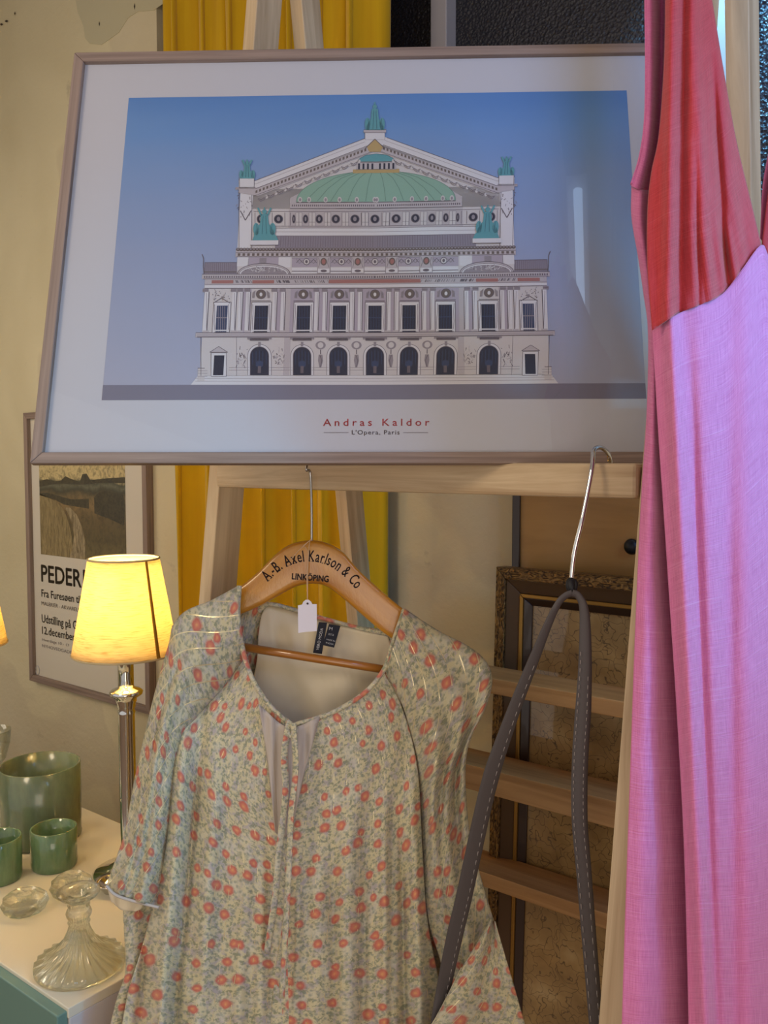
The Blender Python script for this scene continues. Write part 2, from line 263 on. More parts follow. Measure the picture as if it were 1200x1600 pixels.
# ---------------------------------------------------------------- mesh builder
class MB:
    def __init__(s): s.v = []; s.f = []; s.uv = []; s.mi = []; s.mats = []; s.sm = []
    def mat(s, m):
        if m not in s.mats: s.mats.append(m)
        return s.mats.index(m)
    def face(s, pts, uvs=None, m=None, smooth=False):
        i = len(s.v); s.v += [tuple(p) for p in pts]; s.f.append(tuple(range(i, i+len(pts))))
        s.uv.append(uvs or [(0, 0)]*len(pts)); s.mi.append(m or 0); s.sm.append(smooth)
    def grid(s, rows, uvf=None, m=0, smooth=True, closed=False):
        """rows: list of lists of Vectors"""
        n = len(rows[0]); b = len(s.v)
        for r in rows: s.v += [tuple(p) for p in r]
        for i in range(len(rows)-1):
            for j in range(n if closed else n-1):
                k = (j+1) % n
                s.f.append((b+i*n+j, b+i*n+k, b+(i+1)*n+k, b+(i+1)*n+j))
                if uvf: s.uv.append([uvf(i, j), uvf(i, j+1), uvf(i+1, j+1), uvf(i+1, j)])
                else: s.uv.append([(0, 0)]*4)
                s.mi.append(m); s.sm.append(smooth)
    def beam(s, o, ax, ay, az, m=0):
        """box from corner o spanned by three vectors, ax is the grain direction; uv in metres"""
        o = V(o); ax = V(ax); ay = V(ay); az = V(az); X = ax.length; Y = ay.length; Z = az.length
        k = random.random()*3
        if ax.cross(ay).dot(az) < 0: o = o+az; az = -az
        p = lambda a, b, c: o+ax*a+ay*b+az*c
        def q(c, ul, vl, vo): s.face(c, [(k, vo), (k+ul, vo), (k+ul, vo+vl), (k, vo+vl)], m)
        q([p(0, 0, 1), p(1, 0, 1), p(1, 1, 1), p(0, 1, 1)], X, Y, k)
        q([p(0, 1, 0), p(1, 1, 0), p(1, 0, 0), p(0, 0, 0)], X, Y, k+.3)
        q([p(0, 0, 0), p(1, 0, 0), p(1, 0, 1), p(0, 0, 1)], X, Z, k+.5)
        q([p(0, 1, 1), p(1, 1, 1), p(1, 1, 0), p(0, 1, 0)], X, Z, k+.8)
        q([p(0, 0, 0), p(0, 0, 1), p(0, 1, 1), p(0, 1, 0)], Z*.1, Y, k)
        q([p(1, 0, 1), p(1, 0, 0), p(1, 1, 0), p(1, 1, 1)], Z*.1, Y, k)
    def box(s, a, b, m=0):
        a = V(a); b = V(b); s.beam(a, (b.x-a.x, 0, 0), (0, b.y-a.y, 0), (0, 0, b.z-a.z), m)
    def tube(s, pts, r, n=10, m=0, caps=True, uvk=1):
        pts = [V(p) for p in pts]; rr = r if isinstance(r, (list, tuple)) else [r]*len(pts)
        rows = []; prev = None; L = 0; Ls = []
        for i, p in enumerate(pts):
            tdir = (pts[min(i+1, len(pts)-1)]-pts[max(i-1, 0)]).normalized()
            if prev is None: a = tdir.orthogonal().normalized()
            else: a = (prev-tdir*prev.dot(tdir)).normalized()
            prev = a; b = tdir.cross(a)
            if i: L += (p-pts[i-1]).length
            Ls.append(L)
            rows.append([p+(a*cos(2*pi*k/n)+b*sin(2*pi*k/n))*rr[i] for k in range(n)])
        s.grid(rows, lambda i, j: (Ls[i], j/n*2*pi*rr[0]), m, True, True)
        if caps: s.face(list(reversed(rows[0])), None, m); s.face(rows[-1], None, m)
    def lathe(s, c, prof, n=48, m=0, wave=None):
        """prof: (r, z) list, c: base point"""
        c = V(c); rows = []
        for r, z in prof:
            rows.append([c+V((cos(2*pi*k/n)*(r*(wave(k, n, r, z) if wave else 1)), sin(2*pi*k/n)*(r*(wave(k, n, r, z) if wave else 1)), z)) for k in range(n)])
        s.grid(rows, lambda i, j: (j/n*2*pi*max(prof[i][0], .01), prof[i][1]), m, True, True)
        if prof[0][0] > 1e-5: s.face(list(reversed(rows[0])), None, m)
        if prof[-1][0] > 1e-5: s.face(rows[-1], None, m)
    def build(s, name, mats, parent=None, solid=0, bevel=0, sub=0, weld=True):
        me = bpy.data.meshes.new(name); me.from_pydata(s.v, [], s.f); me.update()
        ul = me.uv_layers.new(name='UVMap'); i = 0
        for u in s.uv:
            for c in u: ul.data[i].uv = c; i += 1
        for m in (mats if isinstance(mats, (list, tuple)) else [mats]): me.materials.append(m)
        me.polygons.foreach_set('material_index', s.mi); me.polygons.foreach_set('use_smooth', s.sm)
        if weld:
            import bmesh
            bm = bmesh.new(); bm.from_mesh(me); bmesh.ops.remove_doubles(bm, verts=bm.verts, dist=1e-6); bm.to_mesh(me); bm.free()
        o = bpy.data.objects.new(name, me); COL.objects.link(o)
        if bevel:
            b = o.modifiers.new('bevel', 'BEVEL'); b.width = bevel; b.segments = 2; b.limit_method = 'ANGLE'
        if sub: x = o.modifiers.new('sub', 'SUBSURF'); x.levels = sub; x.render_levels = sub
        if solid: x = o.modifiers.new('solid', 'SOLIDIFY'); x.thickness = solid; x.offset = 0
        if parent: put(o, parent)
        return o
def worldmat(o):
    m = Matrix.Translation(o.location)
    return worldmat(o.parent) @ o.matrix_parent_inverse @ m if o.parent else m
def put(o, parent):
    o.parent = parent; o.matrix_parent_inverse = worldmat(parent).inverted()
def tag(o, label=None, cat=None, group=None, kind=None):
    for k, v in (('label', label), ('category', cat), ('group', group), ('kind', kind)):
        if v: o[k] = v
    return o
def thing(name, label, cat, loc, group=None):
    o = bpy.data.objects.new(name, None); COL.objects.link(o); o.location = loc; o.empty_display_size = .05
    return tag(o, label, cat, group)
def cr(pts, t):
    """Catmull-Rom through a list of tuples, t in 0..1"""
    n = len(pts)-1; x = min(max(t, 0), 1)*n; i = min(int(x), n-1); f = x-i
    g = lambda k: pts[min(max(k, 0), n)]
    a, b, c, d = g(i-1), g(i), g(i+1), g(i+2)
    if i == 0: a = tuple(2*b[k]-c[k] for k in range(len(b)))
    if i == n-1: d = tuple(2*c[k]-b[k] for k in range(len(b)))
    return tuple(.5*((2*b[k])+(-a[k]+c[k])*f+(2*a[k]-5*b[k]+4*c[k]-d[k])*f*f+(-a[k]+3*b[k]-3*c[k]+d[k])*f**3) for k in range(len(b)))
def arc(pts):
    """arc-length parametrised catmull-rom"""
    N = 80; q = [cr(pts, i/N) for i in range(N+1)]; L = [0]
    for i in range(N): L.append(L[-1]+math.dist(q[i], q[i+1]))
    def f(t):
        s = t*L[-1]; k = 0
        while k < N-1 and L[k+1] < s: k += 1
        w = (s-L[k])/max(L[k+1]-L[k], 1e-9); return tuple(q[k][c]+(q[k+1][c]-q[k][c])*w for c in range(len(q[0])))
    return f
def text_polys(txt, font_spacing=1.0):
    cu = bpy.data.curves.new('t', 'FONT'); cu.body = txt; cu.space_character = font_spacing; cu.resolution_u = 3
    o = bpy.data.objects.new('t', cu); COL.objects.link(o)
    dg = bpy.context.evaluated_depsgraph_get(); dg.update()
    me = bpy.data.meshes.new_from_object(o.evaluated_get(dg))
    vs = [v.co.copy() for v in me.vertices]; fs = [tuple(p.vertices) for p in me.polygons]
    bpy.data.objects.remove(o); bpy.data.curves.remove(cu); bpy.data.meshes.remove(me)
    return vs, fs
def add_text(mb, txt, fn, width=None, height=None, m=0, spacing=1.0, bold=0.0):
    """fn maps (x,y) text coordinates to a 3D point. width: total width in fn units; height: cap height."""
    vs, fs = text_polys(txt, spacing)
    if not vs: return
    x0 = min(v.x for v in vs); x1 = max(v.x for v in vs)
    cap = .73; kx = width/(x1-x0) if width else height/cap; ky = height/cap if height else kx
    offs = [(0, 0)] if not bold else [(0, 0), (bold, 0), (-bold, 0), (0, bold), (0, -bold)]
    for oi, (bx, by) in enumerate(offs):
        for f in fs: mb.face([fn((vs[i].x-x0)*kx+bx, vs[i].y*ky+by) for i in f], None, m)

# ================================================================ SETTING
WY = 1.68
def struct(o): o['kind'] = 'structure'; return o
XL, XR, YB = -4.2, 1.6, -1.6
wl = PY(245, 60, WY).x; wr = .25; WZ0, WZ1 = 2.02, 2.98
b = MB()
b.box((XL, WY, 0), (wl, WY+.22, 3.3)); b.box((wr, WY, 0), (XR, WY+.22, 3.3)); b.box((wl, WY, 0), (wr, WY+.22, WZ0)); b.box((wl, WY, WZ1), (wr, WY+.22, 3.3))
struct(b.build('wall_back', M['plaster']))
b = MB(); b.box((XL-.2, YB, 0), (XL, WY+.22, 3.3)); struct(b.build('wall_left', M['plaster']))
b = MB(); b.box((XL-.2, YB, -.1), (XR, WY+.22, 0)); struct(b.build('floor', M['floor']))
b = MB(); b.box((XL-.2, YB, 3.3), (XR, WY+.22, 3.4)); struct(b.build('ceiling', M['whitepaint']))
ta, tb = V((.10, .655, 3.0)), V((1.03, -.23, 3.0))
tl_ = thing('tube_lamp', 'cool white tube lamp under the ceiling, mirrored in the print glass', 'ceiling lamp', (ta+tb)/2)
b = MB(); b.tube([ta, tb], .013, 16); b.build('tube', M['tube'], tl_)
td = (tb-ta).normalized(); tn = td.cross(V((0, 0, 1)))
b = MB(); b.beam(ta-td*.03-tn*.03+V((0, 0, .03)), (tb-ta)+td*.06, tn*.06, V((0, 0, .27))); b.build('housing', M['whitepaint'], tl_)
# patches of repaired plaster high on the wall
def wallpatch(pts, dy=.0016):
    mb = MB(); q = [PY(x, y, WY-dy) for x, y in pts]; mb.face(q); mb.face([p+V((0, dy, 0)) for p in reversed(q)])
    for i in range(len(q)):
        a, c = q[i], q[(i+1) % len(q)]; mb.face([c, a, a+V((0, dy, 0)), c+V((0, dy, 0))])
    return mb
w1 = wallpatch([(118, 0), (122, 20), (130, 40), (133, 60), (140, 68), (158, 70), (170, 62), (186, 50), (200, 28), (215, 18), (240, 16), (262, 0), (262, -60), (118, -60)]).build('plaster_repair', M['plasterpatch'])
tag(w1, 'smooth grey-beige repaired plaster patch on wall above picture frame', 'wall patch')
for x, y, a, c in ((210, 10, 1, 5), (10, 33, 3, 2), (2, 38, 3, 2), (155, 37, .8, 4), (23, 21, 1, 3)):
    chips = MB(); chips.face([PY(x-a, y, WY-.003), PY(x, y+c, WY-.003), PY(x+a, y, WY-.003), PY(x, y-c, WY-.003)]); chips.build('plaster_chip', M['darkspot'], w1)

# window
GY = 1.84
wz = 2.83
wroot = thing('window_1', None, None, (PY(800, 50, GY).x, GY, WZ0)); struct(wroot)
if 'label' in wroot: del wroot['label']
b = MB(); b.box((wl, GY-.01, wz), (wr, GY+.05, WZ1)); b.box((wl, GY-.01, WZ0), (wr, GY+.05, WZ0+.05)); b.box((wl, GY-.01, WZ0), (wl+.06, GY+.05, WZ1)); b.box((wr-.05, GY-.01, WZ0), (wr, GY+.05, WZ1))
b.build('window_frame', M['greyframe'], wroot, bevel=.003)
m1a = PY(683, 30, GY).x; m1b = PY(708, 30, GY).x; m2a = PY(1100, 60, GY).x; m2b = PY(1180, 60, GY).x
for a_, c_ in ((m1a, m1b), (m2a, m2b)):
    b = MB(); b.box((a_, GY-.03, WZ0), (c_, GY+.04, wz)); b.build('mullion', M['greyframe'], wroot, bevel=.003)
for a_, c_ in ((wl+.06, m1a), (m1b, m2a), (m2b, wr-.05)):
    b = MB(); b.box((a_, GY+.012, WZ0+.05), (c_, GY+.018, wz)); b.build('pane', M['nightglass'], wroot)

# ================================================================ CURTAIN
cx0 = PY(277, 850, 1.62).x; cx1 = PY(598, 850, 1.62).x
b = MB(); rows = []; NX = 260; NZ = 30
for i in range(NZ+1):
    z = .06+(3.12-.06)*i/NZ; row = []
    for j in range(NX+1):
        u = j/NX; ph = u*2*pi*7.2+.5*sin(u*9)+.25*sin(z*1.7+u*5)
        a = .028+.010*sin(u*13+1)
        row.append(V((cx0+(cx1-cx0)*u+.012*sin(2*ph), 1.605+a*sin(ph)+.005*sin(3*ph+z), z)))
    rows.append(row)
b.grid(rows, lambda i, j: (j*.006, i*.1))
tag(b.build('curtain', M['curtain'], solid=.002), 'mustard yellow velvet curtain hanging in folds against the wall', 'curtain')
b = MB(); b.tube([(cx0-.15, 1.612, 3.135), (cx1+.15, 1.612, 3.135)], .012, 12)
rod = tag(b.build('curtain_rod', M['darkwood']), 'dark round rod above the mustard curtain', 'curtain rod')
for x in (cx0-.1, cx1+.1): b = MB(); b.box((x, 1.612, 3.12), (x+.015, WY, 3.15)); b.build('bracket', M['darkwood'], rod)

# ================================================================ POSTER
def frame_rect(mb_name, parent, x0, x1, z0, z1, y, wdt, dep, mat, o=None, ax=V((1, 0, 0)), az=V((0, 0, 1)), n=V((0, -1, 0)), lip=0):
    """four mitred rails; (x0..x1,z0..z1) outer rectangle in plane coords, front at offset dep along n"""
    o = o or V((0, y, 0)); W_ = lambda a, c, h: o+ax*a+az*c+n*h
    cs = [(x0, z0), (x1, z0), (x1, z1), (x0, z1)]; ci = [(x0+wdt, z0+wdt), (x1-wdt, z0+wdt), (x1-wdt, z1-wdt), (x0+wdt, z1-wdt)]
    for k in range(4):
        a, c = cs[k], cs[(k+1) % 4]; ai, cc = ci[k], ci[(k+1) % 4]; L = math.dist(a, c); q = random.random()*5
        mb = MB()
        A0, C0, Ai, Ci = W_(*a, 0), W_(*c, 0), W_(*ai, 0), W_(*cc, 0)
        A1, C1, Bi, Di = W_(*a, dep), W_(*c, dep), W_(*ai, dep-lip), W_(*cc, dep-lip)
        uv = [(q, 0), (q+L, 0), (q+L-wdt, wdt), (q+wdt, wdt)]
        mb.face([A1, C1, Di, Bi], uv); mb.face([C0, A0, Ai, Ci], uv)
        mb.face([A0, C0, C1, A1], [(q, .1), (q+L, .1), (q+L, .1+dep), (q, .1+dep)]); mb.face([Ci, Ai, Bi, Di], [(q, .2), (q+L, .2), (q+L, .2+dep), (q, .2+dep)])
        mb.face([A0, A1, Bi, Ai]); mb.face([C1, C0, Ci, Di])
        mb.build(mb_name, mat, parent, bevel=.0015)
PYY = WY-.026
pTL = PY(38, 645, PYY); pBR = PY(232, 1115, PYY)
pBL = PY(45, 1062, PYY)
px0, px1 = PY(41, 850, PYY).x, PY(231, 900, PYY).x; pz1 = pTL.z; pz0 = (pBL.z+PY(231, 1117, PYY).z)/2
pt = thing('framed_poster', 'tall exhibition poster in thin oak frame on wall behind lamp', 'framed poster', (px0, WY, pz0))
frame_rect('frame_rail', pt, px0, px1, pz0, pz1, WY-.001, .022, .026, M['oak'])
b = MB(); b.box((px0+.02, WY-.012, pz0+.02), (px1-.02, WY-.004, pz1-.02)); pp = b.build('poster_sheet', M['posterpaper'], pt)
b = MB(); b.box((px0+.02, WY-.0225, pz0+.02), (px1-.02, WY-.0205, pz1-.02)); b.build('glass', M['cover'], pt)
LY = WY-.0125
def WP(x, z, k=0): return V((x, LY-k*.0003, z))
b = MB()
ix0, ix1 = PY(62, 780, LY).x, PY(196, 780, LY).x; iz0 = PY(65, 866, LY).z; iz1 = PY(62, 655, LY).z
b.face([WP(ix0, iz0), WP(ix1, iz0), WP(ix1, iz1), WP(ix0, iz1)], [(0, 0), (1, 0), (1, 1.25), (0, 1.25)])
zz = lambda f: iz0+(iz1-iz0)*f; xx = lambda f: ix0+(ix1-ix0)*f
i_sky = lambda pts, k, m: b.face([WP(xx(a), zz(c), k) for a, c in pts], [(a, c) for a, c in pts], m)
i_sky([(0, .545), (.1, .56), (.2, .545), (.28, .555), (.33, .585), (.38, .57), (.5, .545), (.53, .60), (.58, .605), (.62, .56), (.8, .575), (1, .585), (1, .545), (.7, .54), (.5, .525), (.3, .53), (.15, .52), (0, .50)], 1, 3)
i_sky([(.66, .44), (.70, .47), (.78, .49), (.98, .47), (1, .40), (.98, .26), (.82, .30), (.66, .33)], 1, 3)
i_sky([(0, .0), (0, .45), (.06, .44), (.12, .42), (.2, .40), (.28, .36), (.33, .30), (.38, .20), (.40, .08), (.38, 0)], 1, 4)
i_sky([(.36, .0), (.40, .08), (.42, .16), (.40, .24), (.36, .31), (.31, .36), (.38, .36), (.46, .31), (.52, .22), (.55, .12), (.54, 0)], 2, 2)
i_sky([(.0, .455), (.1, .46), (.25, .44), (.4, .42), (.6, .43), (.6, .36), (.45, .37), (.3, .38), (.2, .41), (.0, .44)], 1, 3)
b.build('landscape_picture', [M['landscape'], M['p_path'], M['p_path'], M['p_tree'], M['p_hay']], pp)
b = MB()
def ptxt(s, xa, xb, ybase, h, bold=0, m=0):
    x0 = PY(xa, ybase, LY).x; z0 = PY(xa, ybase, LY).z; wd = PY(xb, ybase, LY).x-x0; hh = (PY(xa, ybase-h, LY).z-z0)
    add_text(b, s, lambda x, y: V((x0+x, LY-.0004, z0+y)), wd, hh, m, 1, bold)
ptxt('PEDER', 65, 127, 908, 27, .0018); ptxt('M', 130.5, 151, 916, 27, .0018)
ptxt('Fra Furesøen til', 65, 126, 932, 12, .0006)
ptxt('MALERIER - AKVARELLER', 65, 132, 945, 6)
ptxt('Udstilling på G', 65.5, 120, 972, 13, .0006)
ptxt('12.december', 66, 117, 990, 12, .0006)
ptxt('Hverdage 10 - 17', 66, 108, 1001, 4.5, 0, 1); ptxt('NYHOVEDGADE', 66, 112, 1011, 5, 0, 1)
b.build('lettering', [M['darkink'], M['greyink']], pp)
ring = MB(); cc_ = PY(59, 1047, LY); ring.tube([cc_+V((.012*cos(a*pi/10), -.001, .016*sin(a*pi/10))) for a in range(21)], .0012, 6); ring.build('printed_emblem', M['paper'], pp)

# ================================================================ BOARD AND GOLD FRAMED PICTURE behind the rack
bx0 = PY(803, 830, 1.655).x; bx1 = -.26
bd = thing('backing_board', 'plain brown wooden panel with dark edge standing behind gold-framed picture', 'wooden panel', (bx0, 1.66, 0))
b = MB(); b.box((bx0+.01, 1.652, 0.02), (bx1-.01, 1.664, 1.94)); b.build('panel', M['backboard'], bd)
frame_rect('edge_strip', bd, bx0, bx1, 0.0, 1.955, 1.668, .018, .022, M['darkwood'])
kc = PY(988, 854, 1.650)
b = MB(); b.lathe((0, 0, 0), [(.003, 0), (.014, .001), (.016, .006), (.012, .013), (0, .015)], 20)
b.v = [(kc.x+x, 1.652-z, kc.z+y) for x, y, z in b.v]; b.build('knob', M['black'], bd)
# gold frame, leans a little
gx0 = PY(788, 890, 1.60).x; gx1 = gx0+.66; gz1 = PY(790, 884, 1.60).z
lean = R(2.0); az = V((0, sin(lean), cos(lean))); nn = V((0, -cos(lean), sin(lean)))
H = gz1/cos(lean); og = V((0, 1.60-H*sin(lean), 0.0))
gp = thing('gold_framed_glass', 'ornate dark gold frame with crackled brown glass leaning on wall behind rack', 'framed picture', (gx0, og.y, 0))
def fr(name, i0, i1, dep, lip, mat):
    frame_rect(name, gp, gx0+i0, gx1-i0, i0, H-i0, 0, i1-i0, dep, mat, o=og, az=az, n=nn, lip=lip)
fr('ornament_rail', 0, .024, .034, -.004, M['ornament'])
fr('cove_rail', .024, .052, .032, .010, M['bronze'])
fr('gilt_rail', .052, .060, .026, .0, M['gold'])
fr('inner_rail', .060, .076, .022, .008, M['darkwood'])
b = MB(); g = lambda x, z, h: og+V((x, 0, 0))+az*z+nn*h
b.beam(g(gx0+.07, .07, .002), V((gx1-gx0-.14, 0, 0)), az*(H-.14), nn*.008); b.build('glass_panel', M['crackle'], gp)
b = MB(); b.beam(g(gx0+.01, .01, .0), V((gx1-gx0-.02, 0, 0)), az*(H-.02), nn*.0018); b.build('back_panel', M['backboard'], gp)

# ================================================================ RACK (two A-frames, crossbar, rungs)
rk = thing('display_rack', 'pine A-frame display rack with crossbar and slats holding the picture', 'display rack', (-.8, 1.25, 0))
def leg(xa, xb, y1600, slope, wid, ztop, name='leg', zb=0.0):
    f = lambda z: y1600+slope*(z-1.6)
    a = V((xa, f(zb), zb)); top = V((xa, f(ztop), ztop))
    mb = MB(); mb.beam(a, top-a, V((xb-xa, 0, 0)), V((0, wid, 0))); return mb.build(name, M['pine'], rk, bevel=.002)
LX0, LX1 = -1.212, -1.182; RX0, RX1 = -.41, -.378
leg(LX0, LX1, 1.046, .118, .062, 2.78); leg(RX0, RX1, 1.046, .16, .062, 2.55)
leg(-1.195, -1.165, 1.36, -.135, .055, 2.70); 
pr = PY(1129, 60, 1.27).x
leg(pr, pr+.033, 1.36, -.135, .05, 2.70)
b = MB(); b.beam((LX1, 1.034, 1.553), (RX0-LX1-.002, 0, 0), (0, .042, 0), (0, 0, .044)); b.build('crossbar', M['pine'], rk, bevel=.005)
def fy(z): return 1.36-.135*(z-1.6)
for k, (zt, h) in enumerate(((1.187, .03), (.998, .05), (.772, .03), (.36, .03))):
    y = fy(zt)+.0
    b = MB(); b.beam((-1.163, y, zt-h), (pr+1.163-.001, 0, 0), (0, .088, 0), (0, 0, h)); b.build('slat', M['rungpine'], rk, bevel=.0015)
b = MB()
for x in (-1.165, ): b.tube([(x-.06, 1.24, 2.50), (x+.012, 1.24, 2.50)], .006, 10)
b.build('bolt', M['black'], rk)
b = MB(); b.tube([(pr, 1.23, 2.62), (-1.165, 1.23, 2.62)], .012, 10); b.build('top_dowel', M['rungpine'], rk)

# ================================================================ FRAMED OPERA PRINT
O = V((-0.74372438, 0.92394571, 1.59670754))
AX = V((.809977, .5864617, .000356)); AU = V((-.16926, .233192, .957586)); AN = V((.561504, -.775683, .288147))
PW, PH = .94, .6664
pic = thing('framed_print', 'large grey oak framed print of a grand white theatre under blue sky', 'framed picture', O)
frame_rect('frame_rail', pic, -PW/2, PW/2, 0, PH, 0, .0165, .012, M['oak'], o=O-AN*.012, ax=AX, az=AU, n=AN)
# deeper outer moulding
def L3(x, y, h=0): return O+AX*x+AU*y+AN*h
b = MB(); b.beam(L3(-PW/2+.010, .010, -.0155), AX*(PW-.02), AU*(PH-.02), AN*.003); b.build('backing_board', M['backboard'], pic)
b = MB(); b.beam(L3(-PW/2+.012, .012, -.0105), AX*(PW-.024), AU*(PH-.024), AN*.0025); paper = b.build('paper', M['paper'], pic)
b = MB(); b.beam(L3(-PW/2+.012, .012, -.0035), AX*(PW-.024), AU*(PH-.024), AN*.0015); b.build('glass', M['cover'], pic)
BASE = -.0078
def PL(px, py):
    r = FW + RT*((px-600)/F) + UP*((800-py)/F); k = (O-EYE).dot(AN)/r.dot(AN); q = EYE+r*k-O
    return q.dot(AX), q.dot(AU)
ml, mt, mbm = .0899, .0775, .095
ax0, ax1, ay0, ay1 = -PW/2+ml, PW/2-ml, mbm, PH-mt
D = MB()
mk = ['sky', 'i_wall', 'i_wall2', 'i_grey', 'i_line', 'i_dark', 'i_navy', 'i_green', 'i_green2', 'i_teal', 'i_teal2', 'i_gold', 'i_red', 'i_ground', 'i_roof', 'i_brown', 'i_white', 'i_shade']
mi = {k: i for i, k in enumerate(mk)}
D.face([L3(ax0, ay0, BASE), L3(ax1, ay0, BASE), L3(ax1, ay1, BASE), L3(ax0, ay1, BASE)], [(0, 0), (1, 0), (1, 1), (0, 1)], 0)
gy = PL(300, 598)[1]
D.face([L3(ax0, ay0, BASE+.0001), L3(ax1, ay0, BASE+.0001), L3(ax1, gy, BASE+.0001), L3(ax0, gy, BASE+.0001)], None, mi['i_ground'])
AXC = PL(585.5, 400)[0]
def dp(pts, lay, m, mirror=True, local=False):
    q = pts if local else [PL(*p) for p in pts]
    if mirror: q = [(min(x, AXC), y) for x, y in q]
    z = BASE+.0001+.00012*lay
    D.face([L3(x, y, z) for x, y in q], None, mi[m])
    if mirror: D.face([L3(2*AXC-x, y, z) for x, y in reversed(q)], None, mi[m])
def dr(x0, y0, x1, y1, lay, m, mirror=True):
    """rect in photo pixels, squared up in the plane"""
    xm = (x0+x1)/2; a = PL(x0, (y0+y1)/2)[0]; c = PL(x1, (y0+y1)/2)[0]; t_ = PL(xm, y0)[1]; u_ = PL(xm, y1)[1]
    dp([(a, u_), (c, u_), (c, t_), (a, t_)], lay, m, mirror, True)
def dl(pts, wd, lay, m, mirror=True):
    q = [PL(*p) for p in pts]
    for a, c in zip(q, q[1:]):
        d = V((c[0]-a[0], c[1]-a[1])); 
        if d.length < 1e-6: continue
        n_ = V((-d.y, d.x)).normalized()*wd*.00045
        dp([(a[0]-n_.x, a[1]-n_.y), (c[0]-n_.x, c[1]-n_.y), (c[0]+n_.x, c[1]+n_.y), (a[0]+n_.x, a[1]+n_.y)], lay, m, mirror, True)
def de(cx, cy, rx, ry, lay, m, mirror=True, a0=0, a1=360, n=22):
    dp([(cx+rx*cos(R(a0+(a1-a0)*k/n)), cy-ry*sin(R(a0+(a1-a0)*k/n))) for k in range(n if a1-a0 >= 360 else n+1)], lay, m, mirror)
def frame2(x0, y0, x1, y1, wd, lay, m, mirror=True):
    dl([(x0, y0), (x1, y0), (x1, y1), (x0, y1), (x0, y0)], wd, lay, m, mirror)
# steps and ground storey
dp([(308, 583), (589, 583), (589, 598), (296, 598)], 1, 'i_white')
for y in (588, 592.5): dl([(303, y), (589, y)], .6, 2, 'i_grey')
dr(312, 520, 589, 584, 1, 'i_wall')
dr(307, 572, 318, 592, 2, 'i_wall'); dl([(307, 572), (318, 572)], 1, 3, 'i_line')
for y in (576, 580, 585): dl([(307, y), (322, y)], .6, 3, 'i_grey')
for y in (571, 575): dl([(356, y), (388, y)], .6, 3, 'i_grey'); dl([(419, y), (456, y)], .6, 3, 'i_grey'); dl([(486, y), (513, y)], .6, 3, 'i_grey'); dl([(542, y), (570, y)], .6, 3, 'i_grey')
dl([(312, 521), (312, 584)], .8, 3, 'i_line'); dl([(368, 521), (368, 584)], .7, 3, 'i_grey'); dr(442, 522, 452, 583, 2, 'i_wall2')
dr(328, 548, 352, 585, 2, 'i_white'); frame2(328, 548, 352, 585, .7, 3, 'i_line'); dr(332, 552, 348, 583, 3, 'i_dark')
dp([(326, 547), (340, 538), (354, 547)], 3, 'i_wall2'); dl([(326, 547), (340, 538), (354, 547), (326, 547)], .8, 4, 'i_line')
for cx, wd in ((404, 14), (471, 13.5), (528, 13.5), (585.5, 13.5)):
    mm = cx < 585
    for rr, lay, m in ((wd+5, 2, 'i_line'), (wd+4.2, 3, 'i_white'), (wd+1, 4, 'i_line'), (wd, 5, 'i_dark')):
        dp([(cx-rr, 583)]+[(cx-rr*cos(R(180*k/14)), 553-rr*sin(R(180*k/14))) for k in range(15)]+[(cx+rr, 583)], lay, m, mm)
    for k in (-2, -1, 0, 1, 2): dl([(cx+k*wd*.38, 544+abs(k)*1.5), (cx+k*wd*.38, 566)], 1.0, 6, 'i_navy', mm)
    de(cx, 566, 6, 5.5, 7, 'i_navy', mm); dr(cx-2.5, 569, cx+2.5, 580, 8, 'i_line', mm)
    dr(cx-2, 531, cx+2, 538, 6, 'i_grey', mm)
rg = random.Random(3)
for cx in (376, 434):
    for k in range(30):
        x = cx+rg.uniform(-8, 8); y = rg.uniform(541, 568); dl([(x, y), (x+rg.uniform(-3.5, 3.5), y+rg.uniform(-6, 6))], rg.uniform(.6, 1.4), 3, rg.choice(['i_grey', 'i_line', 'i_wall2']))
for cx in (500, 556.5):
    de(cx, 536, 8, 6.5, 3, 'i_grey'); de(cx, 536, 4.5, 4.5, 4, 'i_wall'); dl([(cx, 543), (cx, 550)], 1.4, 3, 'i_line')
    dp([(cx-3, 551), (cx+3, 551), (cx+4, 560), (cx+1, 571), (cx-2, 571), (cx-4, 560)], 3, 'i_grey'); dl([(cx-1, 552), (cx+2, 560), (cx, 570)], 1, 4, 'i_line')
# balcony cornice
dr(304, 516, 589, 523, 5, 'i_wall2'); dl([(304, 516.5), (589, 516.5)], .9, 6, 'i_line'); dl([(306, 523), (589, 523)], 1.1, 6, 'i_line'); dl([(306, 520), (589, 520)], .5, 6, 'i_grey')
for cx in (404, 471, 528, 585.5): dr(cx-19, 523, cx+19, 527, 6, 'i_grey', cx < 585); dr(cx-15, 525, cx+15, 529, 6, 'i_line', cx < 585)
